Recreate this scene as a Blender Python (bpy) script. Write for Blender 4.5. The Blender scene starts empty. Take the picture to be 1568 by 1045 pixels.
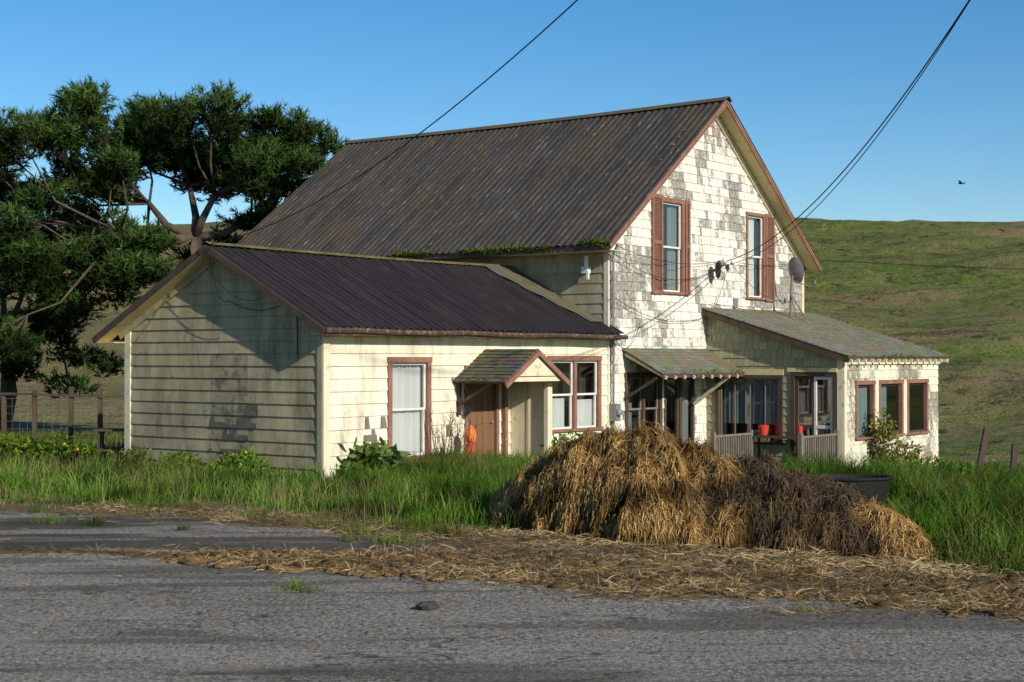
import bpy, math, random
import numpy as np
from mathutils import Vector, Matrix
random.seed(7); rng=np.random.default_rng(7)
scene=bpy.context.scene
COL=scene.collection

# ------------------------------------------------------------------ noise
def _h(ix,iy,s):
    v=np.sin(ix*127.1+iy*311.7+s*74.7)*43758.5453
    return v-np.floor(v)
def vn(x,y,s=0):
    x=np.asarray(x,float);y=np.asarray(y,float)
    ix=np.floor(x);iy=np.floor(y);fx=x-ix;fy=y-iy
    fx=fx*fx*(3-2*fx);fy=fy*fy*(3-2*fy)
    a=_h(ix,iy,s);b=_h(ix+1,iy,s);c=_h(ix,iy+1,s);d=_h(ix+1,iy+1,s)
    return a+(b-a)*fx+(c-a)*fy+(a-b-c+d)*fx*fy
def fbm(x,y,s=0,o=4):
    t=0;a=.5;n=0
    for i in range(o):
        t=t+a*vn(np.asarray(x)*2**i,np.asarray(y)*2**i,s+i*3.1);n+=a;a*=.5
    return t/n
def ss(a,b,x):
    t=np.clip((np.asarray(x,float)-a)/(b-a),0,1);return t*t*(3-2*t)

# ------------------------------------------------------------------ materials
def nodes_of(m):
    m.use_nodes=True
    nt=m.node_tree;nt.nodes.clear()
    return nt,nt.nodes,nt.links
def coord(N,L,mp=(1,1,1)):
    tc=N.new('ShaderNodeTexCoord');m=N.new('ShaderNodeMapping')
    m.inputs['Scale'].default_value=mp
    L.new(tc.outputs['Object'],m.inputs['Vector']);return m.outputs['Vector']
def noise(N,L,vec,scale,detail=4,rough=.6):
    n=N.new('ShaderNodeTexNoise');n.inputs['Scale'].default_value=scale
    n.inputs['Detail'].default_value=min(detail,5);n.inputs['Roughness'].default_value=rough
    L.new(vec,n.inputs['Vector']);return n.outputs['Fac']
def ramp(N,L,fac,a,b,ca=(0,0,0,1),cb=(1,1,1,1)):
    r=N.new('ShaderNodeValToRGB');r.color_ramp.elements[0].position=a;r.color_ramp.elements[1].position=b
    r.color_ramp.elements[0].color=ca;r.color_ramp.elements[1].color=cb
    L.new(fac,r.inputs['Fac']);return r.outputs['Color']
def mixc(N,L,fac,a,b,mode='MIX'):
    m=N.new('ShaderNodeMix');m.data_type='RGBA';m.blend_type=mode
    if isinstance(fac,(int,float)): m.inputs[0].default_value=fac
    else: L.new(fac,m.inputs[0])
    for i,v in ((6,a),(7,b)):
        if isinstance(v,tuple): m.inputs[i].default_value=v
        else: L.new(v,m.inputs[i])
    return m.outputs[2]
def c4(c): return (c[0],c[1],c[2],1)
def M(name,c1,c2,s=3,mp=(1,1,1),r=.8,bump=.3,bs=30,c3=None,s3=1.5,t3=.6,w3=.08,mp3=(1,1,1),
      attr=None,transl=0,metal=0,spec=.4,c5=None,s5=5,t5=.65,mp5=(1,1,1)):
    m=bpy.data.materials.new(name);nt,N,L=nodes_of(m)
    out=N.new('ShaderNodeOutputMaterial');b=N.new('ShaderNodeBsdfPrincipled')
    v=coord(N,L,mp)
    col=ramp(N,L,noise(N,L,v,s),.3,.7,c4(c1),c4(c2))
    if attr:
        a=N.new('ShaderNodeAttribute');a.attribute_name=attr
        col=mixc(N,L,1.0,a.outputs['Color'],col,'MULTIPLY')
    if c3:
        k=ramp(N,L,noise(N,L,coord(N,L,mp3),s3,5,.7),t3-w3,t3+w3)
        col=mixc(N,L,k,col,c4(c3))
    if c5:
        k=ramp(N,L,noise(N,L,coord(N,L,mp5),s5,5,.7),t5-.05,t5+.05)
        col=mixc(N,L,k,col,c4(c5))
    L.new(col,b.inputs['Base Color'])
    b.inputs['Roughness'].default_value=r;b.inputs['Metallic'].default_value=metal
    b.inputs['Specular IOR Level'].default_value=spec
    if bump>0:
        bp=N.new('ShaderNodeBump');bp.inputs['Strength'].default_value=bump;bp.inputs['Distance'].default_value=.02
        L.new(noise(N,L,v,bs,3,.65),bp.inputs['Height']);L.new(bp.outputs['Normal'],b.inputs['Normal'])
    L.new(b.outputs[0],out.inputs['Surface'])
    return m
def Mcol(name,transl=0):
    m=bpy.data.materials.new(name);nt,N,L=nodes_of(m)
    out=N.new('ShaderNodeOutputMaterial');a=N.new('ShaderNodeAttribute');a.attribute_name='Col'
    b=N.new('ShaderNodeBsdfDiffuse');L.new(a.outputs['Color'],b.inputs['Color']);sh=b.outputs[0]
    if transl>0:
        t=N.new('ShaderNodeBsdfTranslucent');L.new(a.outputs['Color'],t.inputs['Color'])
        mx=N.new('ShaderNodeMixShader');mx.inputs[0].default_value=transl
        L.new(sh,mx.inputs[1]);L.new(t.outputs[0],mx.inputs[2]);sh=mx.outputs[0]
    L.new(sh,out.inputs['Surface']);return m
m_siding=M('cream_siding',(.70,.64,.48),(.81,.76,.61),s=1.2,mp=(1,1,.6),r=.75,bump=.25,bs=25,
   c3=(.40,.34,.23),s3=1.3,t3=.61,w3=.13,mp3=(2.6,2.6,.6),c5=(.22,.20,.17),s5=4.5,t5=.69,mp5=(1,1,2.2))
m_siding_shade=M('shaded_weathered_siding',(.33,.28,.165),(.45,.385,.24),s=1.6,mp=(1,1,.6),r=.8,bump=.3,bs=25,
   c3=(.19,.16,.09),s3=1.0,t3=.56,w3=.13,mp3=(1,2.6,.7),c5=(.12,.10,.08),s5=6,t5=.67,mp5=(1,1,2.2))  # stained gable copy of the cream siding, its shade painted into the colour
m_siding_main=M('side_wall_siding',(.30,.265,.165),(.43,.38,.25),s=1.6,mp=(1,1,.6),r=.8,bump=.3,bs=25,
   c3=(.18,.155,.10),s3=1.0,t3=.55,w3=.13,mp3=(1,2.6,.7))  # siding colour darkened to paint in the shade under the main eave
m_trimcream=M('cream_trim',(.64,.57,.40),(.74,.68,.50),s=4,mp=(1,1,.4),r=.7,bump=.2,c3=(.3,.24,.16),s3=5,t3=.65)
m_soffit=M('yellow_soffit',(.55,.45,.22),(.65,.55,.30),s=4,r=.7,bump=.2,c3=(.3,.22,.1),s3=4,t3=.62)
m_pink=M('faded_brown_red_trim',(.20,.095,.066),(.29,.15,.108),s=5,mp=(1,1,.4),r=.8,bump=.25,c3=(.40,.28,.22),s3=8,t3=.66,c5=(.09,.055,.04),s5=14,t5=.64,spec=.2)
m_sash=M('white_sash',(.62,.60,.54),(.75,.73,.68),s=6,r=.6,bump=.1,c3=(.4,.35,.28),s3=9,t3=.68)
m_curtain=M('curtain_cloth',(.66,.66,.66),(.85,.85,.85),s=1,mp=(16,16,.25),r=.9,bump=.3,bs=2)
m_curtain_dim=M('dim_curtain_cloth',(.17,.19,.20),(.33,.35,.35),s=1,mp=(16,16,.25),r=.9,bump=.3,bs=2)  # darker curtain copy, painted to look dim in the porch shade
m_dark=M('dark_interior',(.012,.012,.012),(.03,.028,.025),s=2,r=.9,bump=0)
m_gutter=M('rusty_gutter',(.10,.055,.035),(.05,.035,.03),s=6,r=.6,bump=.3,c3=(.28,.18,.10),s3=9,t3=.6)
m_wood=M('grey_wood',(.13,.11,.085),(.23,.195,.15),s=5,mp=(1,1,.3),r=.85,bump=.4)
m_darkwood=M('dark_wood',(.05,.032,.022),(.10,.068,.045),s=5,mp=(1,1,.3),r=.8,bump=.4)
m_door=M('brown_plywood_door',(.14,.065,.032),(.22,.115,.06),s=3,mp=(5,5,.4),r=.7,bump=.2)
m_concrete=M('foundation',(.2,.18,.15),(.32,.29,.25),s=5,r=.9,bump=.5)
m_metal=M('grey_metal',(.16,.16,.165),(.26,.26,.26),s=6,r=.5,bump=.05,metal=.2)
m_black=M('black_rubber',(.008,.008,.009),(.02,.02,.02),s=6,r=.7,bump=.1,spec=.2)
m_cable=M('black_cable',(.012,.012,.012),(.02,.02,.02),r=.6,bump=0)
m_roof_main=M('weathered_corrugated_metal',(.027,.024,.022),(.080,.073,.066),s=1.5,mp=(.35,9,.35),r=.8,bump=.3,bs=30,
   c3=(.088,.066,.036),s3=.55,t3=.61,w3=.15,mp3=(.8,1.6,.8),c5=(.20,.185,.165),s5=6,t5=.635,mp5=(.45,3.5,.45),spec=.2)
m_roof_annex=M('brown_ribbed_metal',(.020,.0155,.0155),(.042,.032,.032),s=1.5,mp=(6,.4,.4),r=.55,bump=.12,bs=20,
   c3=(.070,.058,.045),s3=1.2,t3=.66,w3=.1,mp3=(4,.6,.6),spec=.35)
m_moss=M('mossy_trim',(.14,.12,.04),(.24,.17,.07),s=6,r=.95,bump=.8,c3=(.07,.09,.02),s3=5,t3=.5)
m_roofshingle=M('mossy_roof_shingle',(.75,.75,.75),(1,1,1),s=6,r=.9,bump=.6,bs=25,attr='Col',
   c3=(.17,.155,.045),s3=1.4,t3=.58,w3=.10)
m_rock=M('rock',(.035,.03,.028),(.08,.07,.065),s=5,r=.9,bump=.6)
m_orange=M('orange_plastic',(.70,.15,.03),(.8,.22,.05),s=4,r=.5,bump=.05)
m_red=M('red_plastic',(.50,.03,.02),(.6,.05,.03),s=4,r=.45,bump=.05)
m_foliage=Mcol('grass_blades',.28)
m_needles=Mcol('pine_needles',0)
m_straw=Mcol('straw',0)
m_bark=M('pine_bark',(.045,.033,.024),(.12,.088,.065),s=3,mp=(1,1,.4),r=.9,bump=.8,bs=8)

def shingle_mat():
    m=bpy.data.materials.new('peeling_shingle');nt,N,L=nodes_of(m)
    out=N.new('ShaderNodeOutputMaterial');b=N.new('ShaderNodeBsdfPrincipled')
    a=N.new('ShaderNodeAttribute');a.attribute_name='Col'
    sp=N.new('ShaderNodeSeparateColor');L.new(a.outputs['Color'],sp.inputs['Color'])
    v=coord(N,L)
    n=noise(N,L,v,11,5,.8)
    ad=N.new('ShaderNodeMath');ad.operation='ADD';L.new(n,ad.inputs[0]);L.new(sp.outputs['Red'],ad.inputs[1])
    k=ramp(N,L,ad.outputs[0],.64,.84)
    white=mixc(N,L,noise(N,L,v,1.5),(.70,.66,.56,1),(.83,.80,.71,1))
    grey=mixc(N,L,ramp(N,L,noise(N,L,coord(N,L,(6,6,.8)),6),.3,.7),(.16,.145,.125,1),(.42,.39,.345,1))
    col=mixc(N,L,k,white,grey)
    tone=N.new('ShaderNodeCombineColor')
    L.new(sp.outputs['Green'],tone.inputs[0]);L.new(sp.outputs['Green'],tone.inputs[1])
    bl=N.new('ShaderNodeMath');bl.operation='MULTIPLY';L.new(sp.outputs['Green'],bl.inputs[0]);L.new(sp.outputs['Blue'],bl.inputs[1]);L.new(bl.outputs[0],tone.inputs[2])
    col=mixc(N,L,1.0,col,tone.outputs[0],'MULTIPLY')
    L.new(col,b.inputs['Base Color']);b.inputs['Roughness'].default_value=.85
    b.inputs['Specular IOR Level'].default_value=.25
    bp=N.new('ShaderNodeBump');bp.inputs['Strength'].default_value=.5;bp.inputs['Distance'].default_value=.01
    L.new(noise(N,L,coord(N,L,(4,4,.7)),14,3),bp.inputs['Height']);L.new(bp.outputs['Normal'],b.inputs['Normal'])
    L.new(b.outputs[0],out.inputs['Surface']);return m
m_shingle=shingle_mat()
def glass_mat():
    m=bpy.data.materials.new('window_glass');nt,N,L=nodes_of(m)
    out=N.new('ShaderNodeOutputMaterial');t=N.new('ShaderNodeBsdfTransparent');g=N.new('ShaderNodeBsdfGlossy')
    t.inputs['Color'].default_value=(.8,.84,.84,1);g.inputs['Roughness'].default_value=.03
    f=N.new('ShaderNodeFresnel');f.inputs['IOR'].default_value=1.55
    ad=N.new('ShaderNodeMath');ad.operation='ADD';ad.inputs[1].default_value=.12;L.new(f.outputs[0],ad.inputs[0])
    bp=N.new('ShaderNodeBump');bp.inputs['Strength'].default_value=.10
    L.new(noise(N,L,coord(N,L),2,1),bp.inputs['Height']);L.new(bp.outputs[0],g.inputs['Normal'])
    mx=N.new('ShaderNodeMixShader');L.new(ad.outputs[0],mx.inputs[0]);L.new(t.outputs[0],mx.inputs[1]);L.new(g.outputs[0],mx.inputs[2])
    L.new(mx.outputs[0],out.inputs['Surface']);return m
m_glass=glass_mat()

# ------------------------------------------------------------------ mesh helpers
def link(o,parent=None):
    COL.objects.link(o)
    if parent: o.parent=parent
    return o
class MB:
    def __init__(s): s.v=[];s.f=[];s.m=[];s.c=[]
    def poly(s,pts,mi=0,col=(1,1,1)):
        n=len(s.v);s.v+= [tuple(p) for p in pts];s.c+=[col]*len(pts)
        s.f.append(tuple(range(n,n+len(pts))));s.m.append(mi)
    def mesh(s,pts,faces,mi=0,col=(1,1,1)):
        n=len(s.v);s.v+=[tuple(p) for p in pts];s.c+=[col]*len(pts)
        for f in faces: s.f.append(tuple(n+i for i in f));s.m.append(mi)
    def box(s,x0,x1,y0,y1,z0,z1,mi=0,col=(1,1,1)):
        P=[(x0,y0,z0),(x1,y0,z0),(x1,y1,z0),(x0,y1,z0),(x0,y0,z1),(x1,y0,z1),(x1,y1,z1),(x0,y1,z1)]
        s.mesh(P,[(0,3,2,1),(4,5,6,7),(0,1,5,4),(1,2,6,5),(2,3,7,6),(3,0,4,7)],mi,col)
    def beam(s,p,q,w,h,mi=0,up=(0,0,1),col=(1,1,1)):
        p=Vector(p);q=Vector(q);d=(q-p).normalized();u=Vector(up)
        sd=d.cross(u)
        if sd.length<1e-4: sd=d.cross(Vector((0,1,0)))
        sd.normalize();u=sd.cross(d).normalized()
        P=[]
        for e in (p,q):
            for a,b in ((-1,-1),(1,-1),(1,1),(-1,1)): P.append(e+sd*a*w/2+u*b*h/2)
        s.mesh(P,[(0,1,2,3),(7,6,5,4),(0,4,5,1),(1,5,6,2),(2,6,7,3),(3,7,4,0)],mi,col)
    def tube(s,pts,rad,n=8,mi=0,col=(1,1,1)):
        pts=[Vector(p) for p in pts];V=[];F=[]
        for i,p in enumerate(pts):
            d=(pts[min(i+1,len(pts)-1)]-pts[max(i-1,0)]).normalized()
            a=d.cross(Vector((0,0,1)))
            if a.length<.05: a=d.cross(Vector((0,1,0)))
            a.normalize();b=d.cross(a)
            r=rad[i] if hasattr(rad,'__len__') else rad
            for k in range(n):
                t=2*math.pi*k/n;V.append(p+(a*math.cos(t)+b*math.sin(t))*r)
        for i in range(len(pts)-1):
            for k in range(n):
                F.append((i*n+k,i*n+(k+1)%n,(i+1)*n+(k+1)%n,(i+1)*n+k))
        F.append(tuple(range(n-1,-1,-1)));F.append(tuple(range((len(pts)-1)*n,len(pts)*n)))
        s.mesh(V,F,mi,col)
    def lathe(s,c,prof,n=24,mi=0,sx=1,sy=1):
        V=[];F=[]
        for r,z in prof:
            for k in range(n):
                t=2*math.pi*k/n;V.append((c[0]+r*sx*math.cos(t),c[1]+r*sy*math.sin(t),c[2]+z))
        for i in range(len(prof)-1):
            for k in range(n): F.append((i*n+k,i*n+(k+1)%n,(i+1)*n+(k+1)%n,(i+1)*n+k))
        s.mesh(V,F,mi)
    def build(s,name,mats,parent=None,smooth=False):
        me=bpy.data.meshes.new(name);me.from_pydata(s.v,[],s.f)
        for m in mats: me.materials.append(m)
        me.polygons.foreach_set('material_index',s.m)
        if smooth: me.polygons.foreach_set('use_smooth',[True]*len(s.f))
        a=me.color_attributes.new('Col','FLOAT_COLOR','POINT')
        a.data.foreach_set('color',np.array([(c[0],c[1],c[2],1) for c in s.c],'f').ravel())
        me.update()
        return link(bpy.data.objects.new(name,me),parent)
def npmesh(name,V,T,C,mat,parent=None,smooth=False):
    me=bpy.data.meshes.new(name);V=np.asarray(V,'f');T=np.asarray(T,'i');k=T.shape[1]
    me.vertices.add(len(V));me.vertices.foreach_set('co',V.ravel())
    me.loops.add(T.size);me.loops.foreach_set('vertex_index',T.ravel())
    me.polygons.add(len(T));me.polygons.foreach_set('loop_start',np.arange(0,T.size,k,dtype='i'))
    try: me.polygons.foreach_set('loop_total',np.full(len(T),k,'i'))
    except Exception: pass
    if smooth: me.polygons.foreach_set('use_smooth',np.ones(len(T),bool))
    me.materials.append(mat)
    me.update(calc_edges=True);me.validate()
    if C is not None:
        a=me.color_attributes.new('Col','FLOAT_COLOR','POINT')
        C=np.concatenate([np.asarray(C,'f'),np.ones((len(C),1),'f')],1)
        a.data.foreach_set('color',C.ravel())
    return link(bpy.data.objects.new(name,me),parent)
def strips(P0,P1,P2,S,w0,w1,C):
    n=len(P0);w0=np.broadcast_to(np.asarray(w0,float),(n,))[:,None];w1=np.broadcast_to(np.asarray(w1,float),(n,))[:,None]
    V=np.stack([P0-S*w0,P0+S*w0,P1-S*w1,P1+S*w1,P2],1).reshape(-1,3)
    b=np.arange(n)[:,None]*5
    T=np.concatenate([b+np.array([[0,1,3]]),b+np.array([[0,3,2]]),b+np.array([[2,3,4]])],1).reshape(-1,3)
    Cv=np.repeat(C,5,0)
    return V,T,Cv
def tris(P0,P2,S,w,C):
    n=len(P0);V=np.stack([P0-S*w,P0+S*w,P2],1).reshape(-1,3)
    T=np.arange(n*3).reshape(-1,3);return V,T,np.repeat(C,3,0)
def joinparts(parts):
    off=0;Vs=[];Ts=[];Cs=[]
    for V,T,C in parts:
        Vs.append(V);Ts.append(T+off);Cs.append(C);off+=len(V)
    return np.concatenate(Vs),np.concatenate(Ts),np.concatenate(Cs)
def unit(a): return a/np.maximum(np.linalg.norm(a,axis=1,keepdims=True),1e-6)

# ------------------------------------------------------------------ terrain
def terrain(X,Y):
    X=np.asarray(X,float);Y=np.asarray(Y,float)
    z=-2.2*ss(25,50,Y)*ss(0,10,X)*(1-ss(60,110,Y)*.5)
    z=z-.9*ss(40,70,Y)*(1-ss(0,10,X))
    crest=17.6-.012*(X-40)+1.2*np.sin(X*.021+.6)-.8*ss(-10,-90,X)
    z=z+(crest+2)*ss(52,205,Y+ (fbm(X*.02,Y*.02,3)-.5)*22)
    z=z-14*ss(215,420,Y)
    z=z+(fbm(X*.06,Y*.06,9)-.5)*2.4*ss(50,90,Y)+(fbm(X*.12,Y*.45,19)-.5)*1.3*ss(50,90,Y)
    z=z+(fbm(X*.5,Y*.5,5)-.5)*.10*ss(19,26,Y)
    return z
def yedge(X):
    X=np.asarray(X,float)
    return np.interp(X,[-30,-7.8,-4.7,-2.3,-1.2,1,4.3,5.2,9,30],[25.5,23.4,22.8,20.8,19.6,18.6,16.6,15.6,13.6,8])
def axis(segs):
    out=[]
    for a,b,st in segs: out+=list(np.arange(a,b,st))
    out.append(segs[-1][1]);return np.array(out)
gx=axis([(-420,-100,16),(-100,-30,3),(-30,30,.5),(30,100,2.5),(100,420,16)])
gy=axis([(-60,8,4),(8,60,.5),(60,240,1.5),(240,480,15)])
GX,GY=np.meshgrid(gx,gy);GZ=terrain(GX,GY)-.006
def grid_faces(nx,ny,mask=None):
    i=np.arange(nx-1)[None,:]+np.arange(ny-1)[:,None]*nx
    q=np.stack([i,i+1,i+1+nx,i+nx],-1).reshape(-1,4)
    return q if mask is None else q[mask.ravel()]
def ground_mat():
    m=bpy.data.materials.new('pasture_ground');nt,N,L=nodes_of(m)
    out=N.new('ShaderNodeOutputMaterial');b=N.new('ShaderNodeBsdfPrincipled')
    v=coord(N,L)
    at=N.new('ShaderNodeAttribute');at.attribute_name='Col'
    sp=N.new('ShaderNodeSeparateColor');L.new(at.outputs['Color'],sp.inputs['Color'])
    g=mixc(N,L,ramp(N,L,noise(N,L,v,.25,5,.7),.35,.65),(.080,.13,.018,1),(.15,.20,.035,1))
    g=mixc(N,L,ramp(N,L,noise(N,L,coord(N,L,(1,.5,1)),.9,5,.8),.45,.68),g,(.24,.21,.085,1))
    br=ramp(N,L,noise(N,L,coord(N,L,(.4,1.2,1)),.055,5,.75),.46,.62)
    g=mixc(N,L,br,g,(.25,.18,.095,1))
    g=mixc(N,L,ramp(N,L,noise(N,L,coord(N,L,(.55,.45,1)),.9,5,.85),.54,.63),g,(.045,.05,.02,1))
    g=mixc(N,L,ramp(N,L,noise(N,L,coord(N,L,(.10,.8,1)),.5,5,.8),.55,.65),g,(.11,.085,.045,1))
    dry=mixc(N,L,noise(N,L,v,1.2,5,.8),(.15,.12,.055,1),(.30,.24,.12,1))
    g=mixc(N,L,sp.outputs['Red'],g,dry)
    L.new(g,b.inputs['Base Color']);b.inputs['Roughness'].default_value=.95;b.inputs['Specular IOR Level'].default_value=.1
    bp=N.new('ShaderNodeBump');bp.inputs['Strength'].default_value=1;bp.inputs['Distance'].default_value=.5
    L.new(noise(N,L,v,1.2,5,.8),bp.inputs['Height']);L.new(bp.outputs[0],b.inputs['Normal'])
    L.new(b.outputs[0],out.inputs['Surface']);return m
dry=np.maximum(ss(-6,-16,GX+GY*.02)*ss(48,60,GY)*(.35+.5*fbm(GX*.08,GY*.08,40)),(1-ss(24,30,GY))*.75)
npmesh('ground',np.stack([GX.ravel(),GY.ravel(),GZ.ravel()],1),grid_faces(len(gx),len(gy)),np.repeat(dry.ravel()[:,None],3,1),ground_mat(),smooth=True)

# asphalt yard / road
def strawmask(X,Y):
    yc=np.interp(X,[-5,-3.6,-.5,2,5,9],[17.7,17.2,16.5,15.6,14.1,12.4])
    hw=np.interp(X,[-5,-3.6,-2,0,5],[.15,.35,.85,1.5,1.45])
    d=np.abs(Y-yc)/hw
    a=1-ss(.45,1.3,d+(fbm(X*1.2,Y*1.2,2)-.5)*1.4)
    ys=np.interp(X,[-.5,1.57,3.2,4.9,6],[20.6,18.3,17.3,16.2,15.3])
    b=np.where((X>-1.6),1-ss(.3,1.5,np.abs(Y-ys)+(fbm(X*2,Y*2,6)-.5)),0)*(ss(-1.8,-.8,X))
    e=(1-ss(.2,1.3,np.abs(Y-yedge(X)+.5+(fbm(X*1.1,Y*1.1,16)-.5)*1.2)))*.62
    return np.clip(np.maximum(np.maximum(a*.92,b*1.1),e),0,1)
ax=axis([(-16,-9,.2),(-9,9,.075),(9,20,.25)]);ay=axis([(-30,6,1.5),(6,25.6,.075)])
AX,AY=np.meshgrid(ax,ay)
AS=strawmask(AX,AY)
AZ=.004+AS*.06*fbm(AX*4,AY*4,1)+(fbm(AX*.7,AY*.7,12)-.5)*.03
mk=(AY[:-1,:-1]<yedge(AX[:-1,:-1])+(fbm(AX[:-1,:-1]*1.5,AY[:-1,:-1]*1.5,4)-.5)*1.6)
def asphalt_mat():
    m=bpy.data.materials.new('old_asphalt');nt,N,L=nodes_of(m)
    out=N.new('ShaderNodeOutputMaterial');b=N.new('ShaderNodeBsdfPrincipled')
    v=coord(N,L);at=N.new('ShaderNodeAttribute');at.attribute_name='Col'
    sp=N.new('ShaderNodeSeparateColor');L.new(at.outputs['Color'],sp.inputs['Color'])
    base=mixc(N,L,ramp(N,L,noise(N,L,coord(N,L,(.35,1,1)),.8,5,.65),.36,.62),(.165,.145,.112,1),(.285,.256,.205,1))
    base=mixc(N,L,ramp(N,L,noise(N,L,v,24,3,.85),.47,.62),base,(.50,.45,.37,1))
    base=mixc(N,L,ramp(N,L,noise(N,L,v,17,4,.85),.52,.61),base,(.05,.043,.035,1))
    base=mixc(N,L,ramp(N,L,noise(N,L,coord(N,L,(.3,2.2,1)),1.3,5,.8),.56,.66),base,(.085,.072,.054,1))
    base=mixc(N,L,ramp(N,L,noise(N,L,coord(N,L,(.5,1.2,1)),.7,5,.7),.60,.70),base,(.28,.235,.17,1))
    # long seams running across the yard
    nz=N.new('ShaderNodeTexNoise');nz.inputs['Scale'].default_value=.35;nz.inputs['Detail'].default_value=5;L.new(coord(N,L,(1,3.2,1)),nz.inputs['Vector'])
    sb=N.new('ShaderNodeMath');sb.operation='SUBTRACT';sb.inputs[1].default_value=.5;L.new(nz.outputs['Fac'],sb.inputs[0])
    ab=N.new('ShaderNodeMath');ab.operation='ABSOLUTE';L.new(sb.outputs[0],ab.inputs[0])
    ck=ramp(N,L,ab.outputs[0],.0015,.007,(1,1,1,1),(0,0,0,1))
    ckm=mixc(N,L,1.0,ck,ramp(N,L,noise(N,L,v,.6,3),.46,.56),'MULTIPLY')
    base=mixc(N,L,ckm,base,(.05,.042,.032,1))
    base=mixc(N,L,sp.outputs['Green'],base,(.080,.069,.053,1))
    n=noise(N,L,coord(N,L,(1,1,1)),7,5,.8)
    ad=N.new('ShaderNodeMath');ad.operation='ADD';L.new(n,ad.inputs[0]);L.new(sp.outputs['Red'],ad.inputs[1])
    k=ramp(N,L,ad.outputs[0],.86,1.12)
    st=mixc(N,L,ramp(N,L,noise(N,L,coord(N,L,(1,3,1)),16,5,.8),.35,.65),(.085,.055,.028,1),(.27,.185,.085,1))
    col=mixc(N,L,k,base,st)
    L.new(col,b.inputs['Base Color']);b.inputs['Roughness'].default_value=.95;b.inputs['Specular IOR Level'].default_value=.15
    bp=N.new('ShaderNodeBump');bp.inputs['Strength'].default_value=1;bp.inputs['Distance'].default_value=.035
    L.new(noise(N,L,v,20,4,.8),bp.inputs['Height']);L.new(bp.outputs[0],b.inputs['Normal'])
    L.new(b.outputs[0],out.inputs['Surface']);return m
dk=ss(.42,.60,fbm(AX*.5+3,AY*2.2,21))*ss(15.9,17.2,AY+AX*.25)*.85+ .55*ss(.54,.64,fbm(AX*.35,AY*2.0,31))
npmesh('asphalt_yard_road',np.stack([AX.ravel(),AY.ravel(),AZ.ravel()],1),grid_faces(len(ax),len(ay),mk),
       np.stack([AS.ravel(),np.clip(dk,0,1).ravel(),np.ones(AS.size)],1),asphalt_mat(),smooth=True)

# ------------------------------------------------------------------ FARMHOUSE (local frame: x along front wall, y back)
HO=Vector((-3.42,27.9,.35));HA=math.radians(52.9)
def emp(name,loc=(0,0,0),rz=0,parent=None):
    e=bpy.data.objects.new(name,None);e.location=loc;e.rotation_euler=(0,0,rz);e.empty_display_size=.3
    return link(e,parent)
house=emp('farmhouse',HO,HA)
ch,sh_=math.cos(HA),math.sin(HA)
def h2w(x,y,z=0): return Vector((HO.x+x*ch-y*sh_,HO.y+x*sh_+y*ch,HO.z+z))

def shingles(mb,O,U,V,Nn,u0,u1,v0,v1,row,wm,holes=(),vmax=None,gap=.005,jit=.005,thick=.022,colfn=None,mi=0,ragged=0,regular=False):
    O=Vector(O);U=Vector(U);V=Vector(V);Nn=Vector(Nn);v=v0;r=0
    while v<v1-1e-4:
        va,vb=v,min(v+row,v1)
        cuts=sorted({va,vb,*[h for H in holes for h in (H[2],H[3]) if va<h<vb]})
        u=u0-(0 if regular else random.random()*wm)
        while u<u1-1e-4:
            w=wm if regular else wm*random.uniform(.6,1.35)
            ua,ub=max(u,u0),min(u+w-gap,u1);u+=w
            if ub-ua<.01: continue
            j=random.uniform(0,jit);rg=random.uniform(-ragged,ragged);cc=colfn((ua+ub)/2,(va+vb)/2) if colfn else (1,1,1)
            for ca,cb in zip(cuts[:-1],cuts[1:]):
                segs=[(ua,ub)];mid=(ca+cb)/2
                for H in holes:
                    if H[2]<=mid<=H[3]:
                        ns=[]
                        for a,b in segs:
                            if b<=H[0] or a>=H[1]: ns.append((a,b));continue
                            if a<H[0]: ns.append((a,H[0]))
                            if b>H[1]: ns.append((H[1],b))
                        segs=ns
                for a,b in segs:
                    ta,tb=cb,cb
                    if vmax:
                        ta=min(cb,vmax(a));tb=min(cb,vmax(b))
                        if ta<=ca and tb<=ca: continue
                        ta=max(ta,ca);tb=max(tb,ca)
                    def d(vv): return thick*(1-(vv-va)/row)+.002+j
                    c0=ca+(rg if ca==va else 0)
                    P=lambda uu,vv,dd: O+U*uu+V*vv+Nn*dd
                    pts=[P(a,c0,d(ca)),P(b,c0,d(ca)),P(b,tb,d(tb)),P(a,ta,d(ta)),P(a,c0,-.01),P(b,c0,-.01),P(b,tb,-.01),P(a,ta,-.01)]
                    mb.mesh(pts,[(0,1,2,3),(4,5,1,0),(4,0,3,7),(1,5,6,2)],mi,cc)
        v+=row;r+=1

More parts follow.
